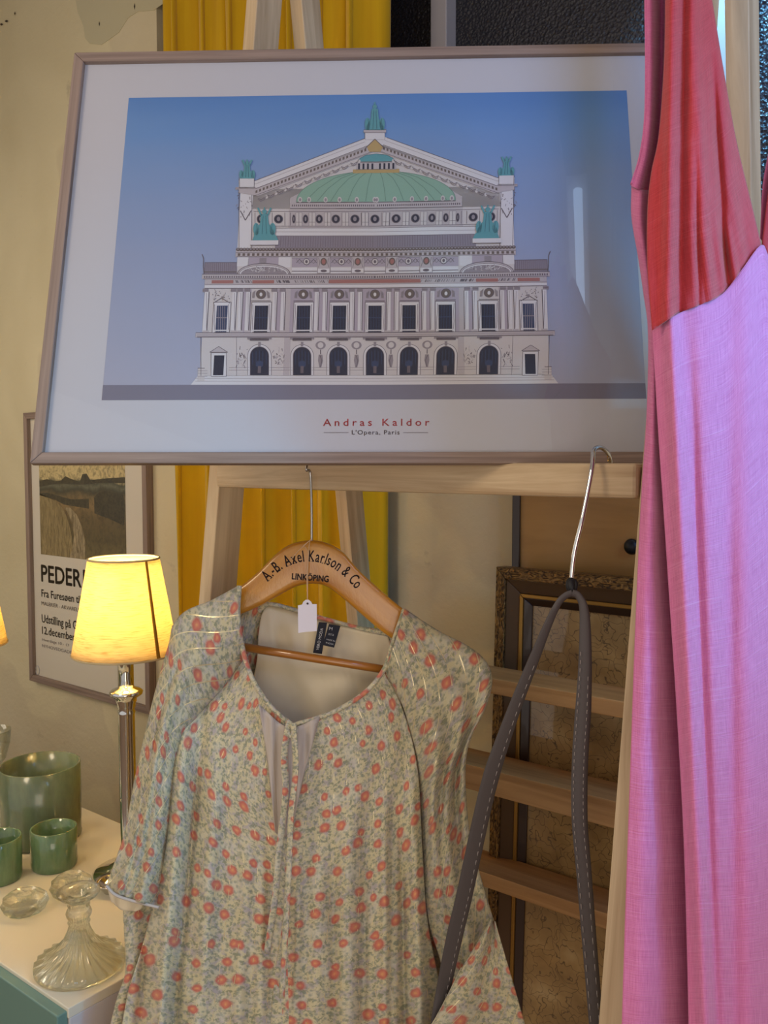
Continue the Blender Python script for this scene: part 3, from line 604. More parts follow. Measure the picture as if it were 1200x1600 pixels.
# main storey
dr(318, 446, 589, 517, 1, 'i_wall'); dr(452, 447, 589, 516, 2, 'i_shade'); dr(373, 448, 390, 516, 2, 'i_shade'); dr(426, 448, 444, 516, 2, 'i_shade'); dr(444, 446, 452, 517, 3, 'i_wall2')
dl([(318, 446), (318, 517)], .8, 3, 'i_line')
for x in (320, 364, 374, 385.6, 428, 441, 494, 507, 550, 562.5):
    dr(x-1.2, 452, x+3.6, 517, 3, 'i_line'); dr(x-3.8, 452, x+2.4, 515, 4, 'i_white'); dr(x-5, 447, x+4, 452.5, 5, 'i_grey'); dr(x-5, 513, x+4.5, 517, 5, 'i_wall2'); dl([(x+.8, 454), (x+.8, 512)], .7, 5, 'i_grey'); dl([(x-5, 449.5), (x+4, 449.5)], .6, 6, 'i_line')
for cx, wd in ((344.5, 8.5), (406.5, 10.5), (473, 10.5), (529.5, 10.5), (585.5, 10.5)):
    mm = cx < 585
    dr(cx-wd-5.5, 468, cx+wd+5.5, 517, 4, 'i_line', mm); dr(cx-wd-4.6, 469, cx+wd+4.6, 517, 5, 'i_white', mm); dr(cx-wd, 474, cx+wd, 517, 6, 'i_dark' if wd > 9 else 'i_navy', mm)
    dl([(cx-wd, 493), (cx+wd, 493)], 1.6, 7, 'i_navy' if wd > 9 else 'i_grey', mm)
    for k in (-.6, -.2, .2, .6): dl([(cx+k*wd, 475), (cx+k*wd, 515)], .8, 7, 'i_navy' if wd > 9 else 'i_grey', mm)
    dr(cx-wd-3, 512, cx+wd+3, 514, 8, 'i_white', mm); dl([(cx-wd-3, 516), (cx+wd+3, 516)], .9, 8, 'i_line', mm)
    for s_ in (-1, 1): dl([(cx+s_*(wd+2.4), 472), (cx+s_*(wd+2.0), 485), (cx+s_*(wd+3), 500), (cx+s_*(wd+2.4), 514)], 1, 6, 'i_grey', mm)
    if wd > 9:
        de(cx, 456, 8, 7.5, 5, 'i_line', mm); de(cx, 456, 6.8, 6.4, 6, 'i_brown', mm); de(cx, 456.5, 2.3, 3, 7, 'i_white', mm)
        for s_ in (-1, 1):
            for k in range(4): dl([(cx+s_*(9+k*1.3), 450+k), (cx+s_*(10.5+k), 462)], .7, 5, 'i_grey', mm)
        dl([(cx-wd-5, 466.5), (cx+wd+5, 466.5)], 1, 6, 'i_line', mm)
    else:
        for k in range(26):
            x = cx+rg.uniform(-14, 14); y = rg.uniform(450, 466); dl([(x, y), (x+rg.uniform(-3, 3), y+rg.uniform(-3, 3))], .8, 5, rg.choice(['i_grey', 'i_line']))
        dl([(cx-13, 470), (cx, 462), (cx+13, 470)], 1.2, 6, 'i_line')
# frieze, cornice
dr(318, 431, 589, 446, 3, 'i_wall2'); dr(318, 441, 589, 446, 4, 'i_white'); dl([(318, 446.5), (589, 446.5)], .9, 5, 'i_line'); dl([(318, 440.5), (589, 440.5)], .6, 5, 'i_grey')
dr(329, 434, 363, 439, 5, 'i_red'); dr(393, 434, 427, 439, 5, 'i_red'); dr(513, 433, 589, 438.5, 5, 'i_red')
for k in range(70):
    x = rg.choice([rg.uniform(366, 390), rg.uniform(430, 450), rg.uniform(458, 512)]); dl([(x, 434), (x+2, 438)], .8, 5, 'i_line' if k % 2 else 'i_grey')
dr(314, 424, 589, 431, 4, 'i_wall2'); dl([(314, 424.5), (589, 424.5)], 1, 6, 'i_line'); dl([(316, 432), (589, 432)], .8, 6, 'i_line')
x = 317
while x < 585: dr(x, 427.5, x+1.8, 430.5, 6, 'i_line'); x += 3.6
# wing roof
dp([(318, 406), (369, 406), (369, 424), (316, 424)], 2, 'i_roof')
for k in range(17): dl([(319+k*3, 406.5), (318+k*3.05, 423)], .5, 3, 'i_line')
dl([(318, 406), (369, 406)], .8, 4, 'i_line'); dl([(314, 393), (316.5, 400), (316, 412), (317, 424)], 1.3, 4, 'i_line'); dl([(316, 421), (368, 421)], 1.5, 4, 'i_brown')
# attic
dr(369, 396, 589, 425, 2, 'i_wall'); dr(369, 397, 387, 412, 3, 'i_white'); dr(434, 397, 453, 414, 3, 'i_white'); dr(386, 397, 434, 412, 3, 'i_shade')
for rr, lay, m in ((0, 4, 'i_line'), (1.2, 5, 'i_wall2'), (3.2, 6, 'i_line'), (3.9, 7, 'i_white'), (6, 8, 'i_grey')):
    dp([(369+rr, 424.5)]+[(411-(42-rr)*cos(R(180*k/16)), 424.5-(17.5-rr)*sin(R(180*k/16))) for k in range(1, 16)]+[(453-rr, 424.5)], lay, m)
for k in range(60):
    a = R(rg.uniform(15, 165)); q = rg.uniform(.2, .85); x = 411-35*q*cos(a); y = 423-11*q*sin(a); dl([(x, y), (x+rg.uniform(-3, 3), y-2)], .8, 9, rg.choice(['i_white', 'i_wall', 'i_line']))
dr(404, 399, 415, 409, 4, 'i_grey')
dr(455, 398, 589, 413, 3, 'i_shade'); dl([(455, 399), (589, 399)], .6, 4, 'i_line')
for cx in (478, 533, 585.5):
    mm = cx < 585; de(cx, 405, 5.5, 5.5, 5, 'i_line', mm); de(cx, 405, 4.4, 4.4, 6, 'i_wall', mm); de(cx, 405, 2, 2.6, 7, 'i_line', mm)
    for s_ in (-1, 1): dl([(cx+s_*6, 402), (cx+s_*11, 408), (cx+s_*16, 401)], 1.1, 5, 'i_grey', mm); dl([(cx+s_*6, 407), (cx+s_*11, 401), (cx+s_*16, 407)], .9, 5, 'i_line', mm)
for cx in (505, 558.5):
    dr(cx-10, 397, cx+10, 423, 5, 'i_wall2'); frame2(cx-10, 397, cx+10, 423, .7, 6, 'i_grey'); de(cx, 405, 5, 6, 6, 'i_brown'); de(cx, 405, 3, 4, 7, 'i_red'); dr(cx-9, 416, cx+9, 423, 6, 'i_white'); de(cx, 419.5, 5, 2, 7, 'i_line')
    for s_ in (-1, 1): dl([(cx+s_*8, 399), (cx+s_*6, 407), (cx+s_*8, 414)], 1.2, 7, 'i_grey')
dr(455, 414, 495, 423, 4, 'i_white'); dr(516, 414, 548, 423, 4, 'i_white'); dr(569, 414, 589, 423, 4, 'i_white')
dl([(455, 420), (589, 420)], 1.3, 5, 'i_line')
# upper cornice with scalloped edge
dr(367, 386, 589, 397, 6, 'i_wall2'); dl([(367, 391), (589, 391)], .8, 7, 'i_line'); dl([(368, 397), (589, 397)], .8, 7, 'i_line')
x = 370
while x < 585: dr(x, 392, x+4, 396, 7, 'i_brown'); x += 7.5
x = 368
while x < 585: de(x+2.5, 386, 3.2, 2.6, 8, 'i_brown'); de(x+2.5, 385.5, 1.6, 1.2, 9, 'i_grey'); x += 5
# main roof
dp([(431, 364), (589, 364), (589, 384), (428, 384)], 4, 'i_roof')
for k in range(40): dl([(438+k*3.9, 365), (437+k*3.92, 382)], .55, 5, 'i_line')
dl([(431, 364.5), (589, 364.5)], .8, 5, 'i_line')
# rear block, drum
dr(372, 290, 589, 384, 2, 'i_wall'); dr(450, 322, 589, 352, 3, 'i_wall2'); dr(431, 352, 589, 364, 4, 'i_white')
for y in (326, 349, 352, 358): dl([(395, y), (589, y)], .7, 5, 'i_line' if y != 358 else 'i_grey')
for cx, rx in ((406, 5), (434, 6), (458, 1.5), (476.5, 3.2), (498, 4.6), (524, 5.6), (554, 6), (585.5, 6)):
    mm = cx < 585; de(cx, 338, rx+1.2, 7, 5, 'i_line', mm); de(cx, 338, rx, 5.8, 6, 'i_dark', mm); de(cx, 338, rx*.45, 3.6, 7, 'i_grey', mm)
    dl([(cx+rx+4, 328), (cx+rx+4, 348)], .7, 5, 'i_line', mm); dl([(cx-rx-4, 328), (cx-rx-4, 348)], .7, 5, 'i_line', mm)
for cx in (466, 487, 511, 539, 570):
    dr(cx-5, 328, cx+5, 349, 6, 'i_wall'); frame2(cx-5, 328, cx+5, 349, .6, 7, 'i_grey'); dl([(cx, 328), (cx, 349)], .7, 7, 'i_line'); dl([(cx-5, 343), (cx+5, 343)], .5, 7, 'i_line')
dr(372, 290, 392, 384, 5, 'i_white'); dl([(392, 296), (392, 384)], .8, 6, 'i_line'); dl([(372, 290), (372, 384)], .8, 6, 'i_line')
for k in range(26): x = rg.uniform(368, 393); y = rg.uniform(295, 335); dl([(x, y), (x+rg.uniform(-3, 3), y+rg.uniform(-1, 5))], 1, 6, rg.choice(['i_line', 'i_grey']))
dl([(374, 325), (382, 340), (391, 325)], 1.6, 6, 'i_line')
# gable
dp([(392, 300), (589, 228), (589, 322), (392, 322)], 2, 'i_wall')
dp([(452, 305), (480, 290), (589, 250), (589, 322), (452, 322)], 3, 'i_wall2')
# dome
dome = [(462, 311)]+[(586-124*cos(R(a)), 311-48*sin(R(a))) for a in range(8, 75, 6)]+[(552, 264.5), (589, 264.5), (589, 311)]
dp(dome, 5, 'i_green')
dl(dome[:-2], .9, 6, 'i_green2')
for k, xb in enumerate((476, 495, 516, 543, 571)): 
    xt = 586-(586-xb)*.33; dl([(xb, 310), (xb+(xt-xb)*.28, 290), (xb+(xt-xb)*.62, 274), (xt, 265)], 1.0, 6, 'i_green2')
for xb in (468, 482, 508, 530, 557, 585): de(xb, 308, 3.2, 4.6, 7, 'i_wall'); de(xb, 308, 1.8, 2.6, 8, 'i_grey')
dl([(462, 312), (589, 312)], 1.4, 7, 'i_line'); dr(452, 313, 589, 321, 7, 'i_wall2'); dl([(452, 321.5), (589, 321.5)], .9, 8, 'i_line')
x = 455
while x < 585: dr(x, 315.5, x+1.6, 318.5, 8, 'i_line'); x += 3.2
# lantern
dr(551, 260, 589, 266, 7, 'i_gold'); dr(556, 249, 589, 261, 7, 'i_wall2')
for x in (559, 566, 573, 580): dr(x, 251, x+3, 260, 8, 'i_dark')
dl([(556, 249), (589, 249)], 1, 8, 'i_line')
dp([(558, 248), (562, 243), (572, 238), (589, 236), (589, 248)], 8, 'i_teal'); dl([(558, 248), (562, 243), (572, 238), (589, 236)], .8, 9, 'i_teal2')
# gable bands
dp([(372, 277), (398, 278), (572, 211), (589, 205), (589, 222), (400, 290), (372, 290)], 9, 'i_white')
dl([(372, 277), (398, 278), (572, 211)], 1.1, 10, 'i_line'); dl([(372, 282), (399, 283), (578, 214)], .6, 10, 'i_grey')
dp([(372, 290), (400, 290), (589, 219), (589, 231), (402, 302), (372, 297)], 9, 'i_wall2'); dl([(372, 290), (400, 290), (589, 218)], 1.1, 10, 'i_line'); dl([(396, 302), (589, 230)], .8, 10, 'i_line')
for k in range(33):
    x = 398+k*5.7; y = 297-(x-398)*.381
    dp([(x, y-3.2), (x+3, y-4.4), (x+3, y-.4), (x, y+.9)], 10, 'i_brown')
for k in range(11):
    x = 402+k*14.5; y = 307-(x-402)*.385
    if x > 552: break
    dl([(x, y), (x+4, y+3.5), (x+9, y+1), (x+13, y-5)], 1.5, 9, 'i_grey'); dl([(x, y-1), (x+5, y+1), (x+10, y-2.5)], .9, 10, 'i_line'); de(x+13.5, y-3.5, 2.4, 3, 9, 'i_wall')
# blocks at ends and apex with plain finials
dr(373, 274, 396, 290, 11, 'i_white'); frame2(373, 274, 396, 290, .7, 12, 'i_line'); dr(367, 288, 398, 292, 11, 'i_wall2'); dl([(367, 290), (398, 290)], 1, 12, 'i_line')
dr(570, 200, 601, 222, 11, 'i_white', False); dr(568, 198, 603, 203, 12, 'i_wall2', False); dl([(568, 203), (603, 203)], 1, 13, 'i_line', False); dl([(568, 198.5), (603, 198.5)], .9, 13, 'i_line', False); frame2(570, 203, 601, 214, .6, 12, 'i_grey', False)
dp([(573, 226), (585.5, 213), (598, 226), (594, 233), (577, 233)], 12, 'i_gold', False); dl([(570, 228), (585.5, 213), (601, 228)], 1.2, 13, 'i_line', False)
def figure(cx, yb, h, w_, m1, m2, wings, mirror):
    dp([(cx-w_*.5, yb), (cx+w_*.5, yb), (cx+w_*.42, yb-h*.18), (cx+w_*.2, yb-h*.42), (cx+w_*.16, yb-h*.76), (cx-w_*.16, yb-h*.76), (cx-w_*.2, yb-h*.42), (cx-w_*.42, yb-h*.18)], 13, m1, mirror)
    de(cx, yb-h*.84, w_*.11, h*.08, 13, m1, mirror)
    dl([(cx, yb-h*.9), (cx, yb-h)], 2, 13, m1, mirror)
    for s_ in (-1, 1):
        de(cx+s_*w_*.38, yb-h*.22, w_*.14, h*.22, 13, m1, mirror)
        if wings: dl([(cx+s_*w_*.14, yb-h*.7), (cx+s_*w_*.30, yb-h*.98)], 3, 13, m1, mirror)
        dl([(cx+s_*w_*.06, yb-h*.7), (cx+s_*w_*.10, yb-2)], .9, 14, m2, mirror); dl([(cx+s_*w_*.36, yb-h*.4), (cx+s_*w_*.3, yb-2)], .9, 14, m2, mirror)
figure(585.5, 199, 44, 30, 'i_teal', 'i_teal2', False, False)
figure(385, 275, 30, 24, 'i_teal', 'i_teal2', True, True)
figure(412, 364, 44, 34, 'i_teal', 'i_teal2', True, True)
dp([(396, 364), (430, 364), (434, 372), (393, 372)], 13, 'i_teal'); dr(390, 372, 434, 379, 13, 'i_white'); dl([(390, 379.5), (434, 379.5)], .9, 14, 'i_line')
# soft printed shade across the right wing of the building
D.build('building_illustration', [M[k] for k in mk], paper, weld=False)
b = MB()
def ptext(s, xa, xb, yb, h, m, sp=1.0, bold=0):
    p0 = PL(xa, yb); wd = PL(xb, yb)[0]-p0[0]; hh = PL(xa, yb-h)[1]-p0[1]
    add_text(b, s, lambda x, y: L3(p0[0]+x, p0[1]+y, BASE+.0002), wd, hh, m, sp, bold)
ptext('Andras Kaldor', 504, 671, 662.5, 11.5, 0, 1.5, .00012); ptext("L'Opera, Paris", 549, 624, 676, 7, 1, 1.15, .0001)
for xa, xb in ((505, 544), (630, 669)):
    p0 = PL(xa, 673.5); p1 = PL(xb, 672.5); b.face([L3(p0[0], p0[1], BASE+.0002), L3(p1[0], p0[1], BASE+.0002), L3(p1[0], p0[1]+.0007, BASE+.0002), L3(p0[0], p0[1]+.0007, BASE+.0002)], None, 1)
b.build('lettering', [M['redink'], M['greyink']], paper, weld=False)

# ================================================================ CLOTH
def coons(top, bot, left, right, n, m, depth, d0, uvs=(1, 1), uvo=(0, 0)):
    """patch between four boundary curves given in image-plane pixels at distance d0; depth(u,v) relief in metres"""
    T, B_, L, R_ = arc(top), arc(bot), arc(left), arc(right)
    c00, c10, c01, c11 = T(0), T(1), B_(0), B_(1)
    rows = []; 
    for i in range(m+1):
        v = i/m; l = L(v); r = R_(v); row = []
        for j in range(n+1):
            u = j/n; t_ = T(u); b_ = B_(u)
            x, y = ((1-v)*t_[k]+v*b_[k]+(1-u)*l[k]+u*r[k]-((1-u)*(1-v)*c00[k]+u*(1-v)*c10[k]+(1-u)*v*c01[k]+u*v*c11[k]) for k in (0, 1))
            row.append(P(x, y, d0(x, y) - depth(u, v, x, y)))
        rows.append(row)
    wm = math.dist(L(.5), R_(.5))*.00105; hm = math.dist(T(.5), B_(.5))*.00105
    mb = MB(); mb.grid(rows, lambda i, j: (uvo[0]+j/n*wm*uvs[0], uvo[1]-i/m*hm*uvs[1]))
    return mb
def G(x, c, w_): return math.exp(-((x-c)/w_)**2)
BD = lambda x, y: 1.385-.00003*(x-480)   # blouse plane
bl = thing('blouse', 'sheer floral blouse with coral flowers on wooden hanger below the print', 'blouse', P(480, 1700, 1.385))
def nz(x, y, s=1.0, k=0): return noise.noise(V((x*s, y*s, k)))
def folds(x, v, lst, k=0):
    return sum(a*G(x, c+dx*v, w_)*(min(1, max(0, (v-v0)/.25)) if v0 >= 0 else 1) for c, dx, w_, a, v0 in lst)
# back outer + lining
def dback(u, v, x, y): return -.066+.04*(2*u-1)**4-.004*sin(u*9+v*2)
mb = coons([(372, 962), (420, 945), (500, 962), (560, 978), (625, 985)], [(190, 1700), (490, 1720), (790, 1700)],
           [(372, 962), (345, 1100), (262, 1300), (190, 1700)], [(625, 985), (650, 1110), (690, 1300), (790, 1700)], 50, 60, dback, BD)
mb.build('back_panel', M['floral'], bl, solid=.001)
def dlin(u, v, x, y): return -.043+.006*sin(x*.05+y*.012)*G(y, 1080, 80)+.004*sin(x*.02-y*.05)+.004*G(x-.55*(y-960), 420, 14)
mb = coons([(408, 962), (418, 948), (440, 951), (500, 968), (560, 984), (606, 992)], [(330, 1330), (480, 1340), (640, 1330)],
           [(408, 962), (404, 990), (398, 1050), (360, 1200), (330, 1330)], [(606, 992), (618, 1040), (632, 1150), (640, 1330)], 60, 60, dlin, BD)
mb.build('lining', M['lining'], bl, solid=.001)
def curve_tube(name, pts, r, mat, parent, dfun, n=60, flat=1, m=8):
    q = [cr(pts, i/n) for i in range(n+1)]; mb = MB(); mb.tube([P(x, y, dfun(x, y)) for x, y in q], r, m); return mb.build(name, mat, parent)
curve_tube('back_neck_binding', [(404, 955), (420, 944), (450, 950), (500, 965), (560, 981), (612, 992)], .0035, M['floralbind'], bl, lambda x, y: 1.424)
# front panels : left
FL = [(300, -60, 14, 0.03, 0.1), (352, -50, 16, 0.018, 0.1), (330, -70, 7, -0.015, 0.1), (398, -30, 12, 0.015, 0.2), (268, -60, 8, -0.021, 0.1), (415, -10, 10, 0.012, 0.3)]
def dfl(u, v, x, y):
    g = 1-(1-u)**2.2; e = .030*g + .012
    return e + folds(x, v, FL) + .0035*nz(x, y, .012)+.0022*sin(x*.16+nz(x, y, .004)*4)*min(1, v*3)
mbl = coons([(385, 1022), (400, 1068), (425, 1104), (456, 1134)], [(176, 1700), (250, 1710), (330, 1710), (470, 1700)],
            [(385, 1022), (342, 1075), (298, 1125), (272, 1180), (258, 1330), (222, 1480), (198, 1560), (176, 1700)], [(456, 1134), (446, 1190), (444, 1260), (462, 1330), (470, 1420), (470, 1550), (470, 1700)], 90, 150, dfl, BD)
mbl.build('front_panel', M['floral'], bl, solid=.0012)
FRR = [(545, 0, 22, 0.018, 0.15), (600, 8, 10, 0.024, 0.25), (612, -4, 7, -0.015, 0.25), (640, 20, 10, 0.021, 0.2), (622, 12, 6, -0.018, 0.3), (500, -8, 14, 0.015, 0.3), (520, 4, 7, -0.0105, 0.3), (470, -10, 8, 0.0135, 0.3), (575, -10, 8, -0.012, 0.3)]
def dfr(u, v, x, y):
    g = 1-u**2.4; return .012+.030*g + folds(x, v, FRR)+.0035*nz(x, y, .012, 3)+.002*sin(x*.15+nz(x, y, .004, 2)*4)*min(1, v*3)
mbr = coons([(456, 1134), (520, 1112), (572, 1080), (600, 1048)], [(416, 1700), (500, 1710), (600, 1710), (700, 1700)],
            [(456, 1134), (466, 1170), (458, 1260), (444, 1420), (426, 1550), (416, 1700)], [(600, 1048), (630, 1110), (652, 1200), (660, 1330), (668, 1440), (690, 1560), (700, 1700)], 100, 150, dfr, BD, (1, 1), (2, 0))
mbr.build('front_panel', M['floral'], bl, solid=.0012)
# lining seen through the open front facings
mb = coons([(404, 1100), (450, 1136), (500, 1120)], [(430, 1300), (440, 1310), (455, 1300)], [(404, 1100), (418, 1190), (430, 1300)], [(500, 1120), (478, 1200), (455, 1300)], 20, 20, lambda u, v, x, y: .050+.004*sin(x*.3), BD)
mb.build('facing', M['lininggrey'], bl, solid=.0008)
# neckline binding
bind = [(374, 915), (372, 960), (377, 1005), (392, 1055), (420, 1100), (456, 1134)]
curve_tube('neck_binding', bind, .0038, M['floralbind'], bl, lambda x, y: 1.372-.016*max(0, min(1, (y-915)/200)) - .012)
bind2 = [(456, 1134), (520, 1113), (570, 1082), (600, 1046), (614, 1005), (632, 952)]
curve_tube('neck_binding', bind2, .0038, M['floralbind'], bl, lambda x, y: 1.372-.016*max(0, min(1, (y-950)/180)) - .012)
# shoulders + sleeves
FS = [(0, 0, 1, 0, 0)]
def dsl(u, v, x, y):
    return .018+.030*sin(pi*min(1, max(0, u)))**.7 + .007*sin(u*15+v*3)*v + .010*G(u, .55+.1*v, .07)*v - .010*G(u, .35, .06)*min(1, v*2) + .003*nz(x, y, .02, 7)
mb = coons([(373, 915), (374, 960), (385, 1024)], [(166, 1384), (192, 1402), (248, 1418)],
           [(373, 915), (330, 938), (290, 955), (270, 978), (264, 1005), (240, 1090), (212, 1210), (195, 1300), (180, 1345), (166, 1384)],
           [(385, 1024), (345, 1078), (300, 1130), (278, 1185), (268, 1270), (258, 1350), (248, 1418)], 50, 110, dsl, BD, (1, 1), (4, 0))
mb.build('sleeve', M['floralsleeve'], bl, solid=.001)
def dslr(u, v, x, y):
    pin = G(v, .36, .16)
    return .018+.034*sin(pi*min(1, max(0, u)))**.7 + (.007*sin(u*17+1)+.008*sin(u*9+v*4))*(.25+pin+.7*v) + .003*nz(x, y, .02, 9)
mb = coons([(632, 951), (618, 1000), (601, 1046)], [(830, 1640), (745, 1650), (652, 1618)],
           [(632, 951), (682, 984), (732, 1010), (760, 1035), (769, 1065), (758, 1108), (735, 1155), (727, 1205), (732, 1290), (748, 1360), (775, 1450), (800, 1530), (830, 1640)],
           [(601, 1046), (632, 1110), (653, 1200), (661, 1330), (668, 1430), (688, 1500), (698, 1545), (685, 1590), (652, 1618)], 56, 120, dslr, BD, (-1, 1), (6, 0))
mb.build('sleeve', M['floralsleeve'], bl, solid=.001)
# right sleeve flounce lying in front of the strap
def dfo(u, v, x, y): return .102+.008*sin(u*8)+.006*nz(x, y, .02, 4)
mb = coons([(766, 1436), (770, 1438), (774, 1440)], [(640, 1690), (720, 1700), (842, 1690)], [(766, 1436), (745, 1474), (722, 1512), (700, 1556), (682, 1590), (662, 1625), (640, 1690)], [(774, 1440), (784, 1475), (800, 1530), (820, 1600), (842, 1690)], 30, 30, dfo, BD, (1, 1), (8, 0))
mb.build('sleeve_flounce', M['floralsleeve'], bl, solid=.001)
# cuff hems
curve_tube('sleeve_hem', [(166, 1384), (180, 1398), (205, 1407), (248, 1418)], .0024, M['lininggrey'], bl, lambda x, y: 1.345)
curve_tube('sleeve_hem', [(722, 1512), (700, 1556), (682, 1590), (662, 1625), (640, 1690)], .0016, M['floralbind'], bl, lambda x, y: 1.280)
mb = coons([(168, 1382), (195, 1399), (225, 1410)], [(174, 1408), (190, 1420), (212, 1420)], [(168, 1382), (170, 1396), (174, 1408)], [(225, 1410), (220, 1420), (212, 1424)], 12, 6, lambda u, v, x, y: .01+.003*sin(u*12), BD)
mb.build('sleeve_lining', M['lining'], bl, solid=.0008)
# lower back flare at left
mb = coons([(192, 1418), (215, 1412), (262, 1405)], [(150, 1700), (190, 1705), (240, 1700)], [(192, 1418), (195, 1470), (196, 1520), (180, 1570), (150, 1700)], [(262, 1405), (255, 1500), (245, 1600), (240, 1700)], 30, 40, lambda u, v, x, y: -.012+.008*sin(u*8+v), BD, (1, 1), (9, 0))
mb.build('side_panel', M['floral'], bl, solid=.001)
# ties
def ribbon(name, pts, wpx, mat, parent, dfun, n=50, tw=0.0, th=.0012, uvx=0):
    q = [cr(pts, i/n) for i in range(n+1)]; mb = MB(); rows = []
    for i, p_ in enumerate(q):
        a = q[max(i-1, 0)]; c = q[min(i+1, n)]; dx, dy = c[0]-a[0], c[1]-a[1]; L_ = math.hypot(dx, dy) or 1
        ww_ = wpx(i/n) if callable(wpx) else wpx; nx, ny = -dy/L_*ww_/2, dx/L_*ww_/2; d = dfun(p_[0], p_[1])
        rows.append([P(p_[0]-nx*k, p_[1]-ny*k, d-.0015*(1-abs(k))+tw*k) for k in (-1, -.5, 0, .5, 1)])
    mb.grid(rows, lambda i, j: (uvx+j*.003, i*.01)); return mb.build(name, mat, parent, solid=th)
dT = lambda x, y: 1.320
ribbon('neck_tie', [(452, 1128), (444, 1180), (446, 1240), (436, 1330), (430, 1400), (417, 1490)], 10, M['floralbind'], bl, dT, tw=.002)
ribbon('neck_tie', [(458, 1130), (462, 1200), (455, 1270), (452, 1340), (447, 1440), (440, 1560)], 9, M['floralbind'], bl, lambda x, y: 1.317, tw=-.002, uvx=.3)
curve_tube('tie_knot', [(448, 1126), (456, 1133), (462, 1142), (456, 1150), (449, 1143), (452, 1132)], .004, M['floralbind'], bl, lambda x, y: 1.322)
# woven labels
def quadpatch(pts, d, th=.0008):
    q = [P(x, y, d) for x, y in pts]; mb = MB(); n_ = (q[1]-q[0]).cross(q[3]-q[0]).normalized()*th
    mb.face(q); mb.face([p+n_ for p in reversed(q)])
    for i in range(4): mb.face([q[i], q[i]+n_, q[(i+1) % 4]+n_, q[(i+1) % 4]])
    return mb
lb = quadpatch([(498, 972), (511, 973), (503, 1022), (489, 1020)], 1.408).build('brand_label', M['labelcloth'], bl)
lb2 = quadpatch([(514, 975), (532, 978), (522, 1012), (504, 1008)], 1.406).build('care_label', M['labelcloth'], bl)
def ltext(par, s, x, y, dx, dy, h, d, name='lettering'):
    L_ = math.hypot(dx, dy); ux, uy = dx/L_, dy/L_; vx, vy = uy, -ux; mb = MB()
    add_text(mb, s, lambda a, c: P(x+ux*a+vx*c, y+uy*a+vy*c, d), L_, h); mb.build(name, M['whiteink'], par)
ltext(lb, 'VERO MODA', 498, 1016, 7, -34, 4.5, 1.4065)
ltext(lb2, 'M', 514, 984, 5, 1, 5, 1.4045); ltext(lb2, 'DE IT 38', 513, 992, 8, 1.8, 3, 1.4045); ltext(lb2, 'MADE IN', 510, 1000, 13, 3, 2.4, 1.4045); ltext(lb2, 'INDIA', 509, 1005, 12, 3, 2.4, 1.4045)

# ================================================================ HANGER
hg = thing('clothes_hanger', 'varnished wooden hanger with black lettering hooked on the crossbar', 'clothes hanger', P(487, 845, 1.392))
HTOP = [(268, 978), (300, 960), (335, 940), (372, 919), (402, 895), (430, 867), (455, 850), (487, 844), (512, 849), (535, 862), (560, 890), (598, 925), (634, 954), (700, 1000), (752, 1040)]
HBOT = [(276, 1000), (308, 985), (345, 972), (376, 960), (410, 945), (440, 928), (464, 916), (490, 912), (512, 917), (535, 934), (565, 960), (598, 988), (632, 1010), (694, 1045), (746, 1068)]
HD = 1.392
n = 120; rows = []
mb = MB()
for i in range(n+1):
    t_ = i/n; a = cr(HTOP, t_); c = cr(HBOT, t_); row = []
    for k in range(16):
        an = 2*pi*k/16; cy = cos(an); sy = sin(an)
        e = lambda v_: math.copysign(abs(v_)**.45, v_)
        w_ = (1-e(cy))/2; row.append(P(a[0]+(c[0]-a[0])*w_, a[1]+(c[1]-a[1])*w_, HD-.009*e(sy)))
    rows.append(row)
mb.grid(rows, lambda i, j: (i*.0045, j*.006), 0, True, True); mb.face(rows[0]); mb.face(list(reversed(rows[-1]))); mb.build('hanger_arm', M['hangerwood'], hg)
mb = MB(); mb.tube([P(330, 1003, HD-.002), P(700, 1062, HD-.002)], .0068, 14); mb.build('trouser_bar', M['varnish'], hg)
hk = [P(487, 850, HD), P(487, 800, HD), P(485, 740, HD)]
top = V((hk[-1].x, hk[-1].y, 1.60)); bx = hk[-1].x
hk += [V((bx, 1.018, 1.585)), V((bx, 1.024, 1.600)), V((bx, 1.045, 1.6045)), V((bx, 1.07, 1.603)), V((bx, 1.083, 1.59)), V((bx, 1.084, 1.575))]
hks = [hk[0].lerp(hk[1], .0)]
def smooth_path(pts, n):
    return [V(cr([tuple(p) for p in pts], i/n)) for i in range(n+1)]
mb = MB(); mb.tube(smooth_path(hk, 60), .0019, 10); mb.build('hook', M['steel'], hg)
mb = MB()
arcp = arc([(418, 909), (438, 891), (462, 880), (487, 877), (512, 883), (535, 898), (556, 921)])
txt = "A.-B. Axel Karlson & Co"; vsw = []
widths = []
for ch in txt:
    if ch == ' ': widths.append(.32); continue
    vs, fs = text_polys(ch); widths.append(max(v.x for v in vs)+.06)
tot = sum(widths); acc = 0
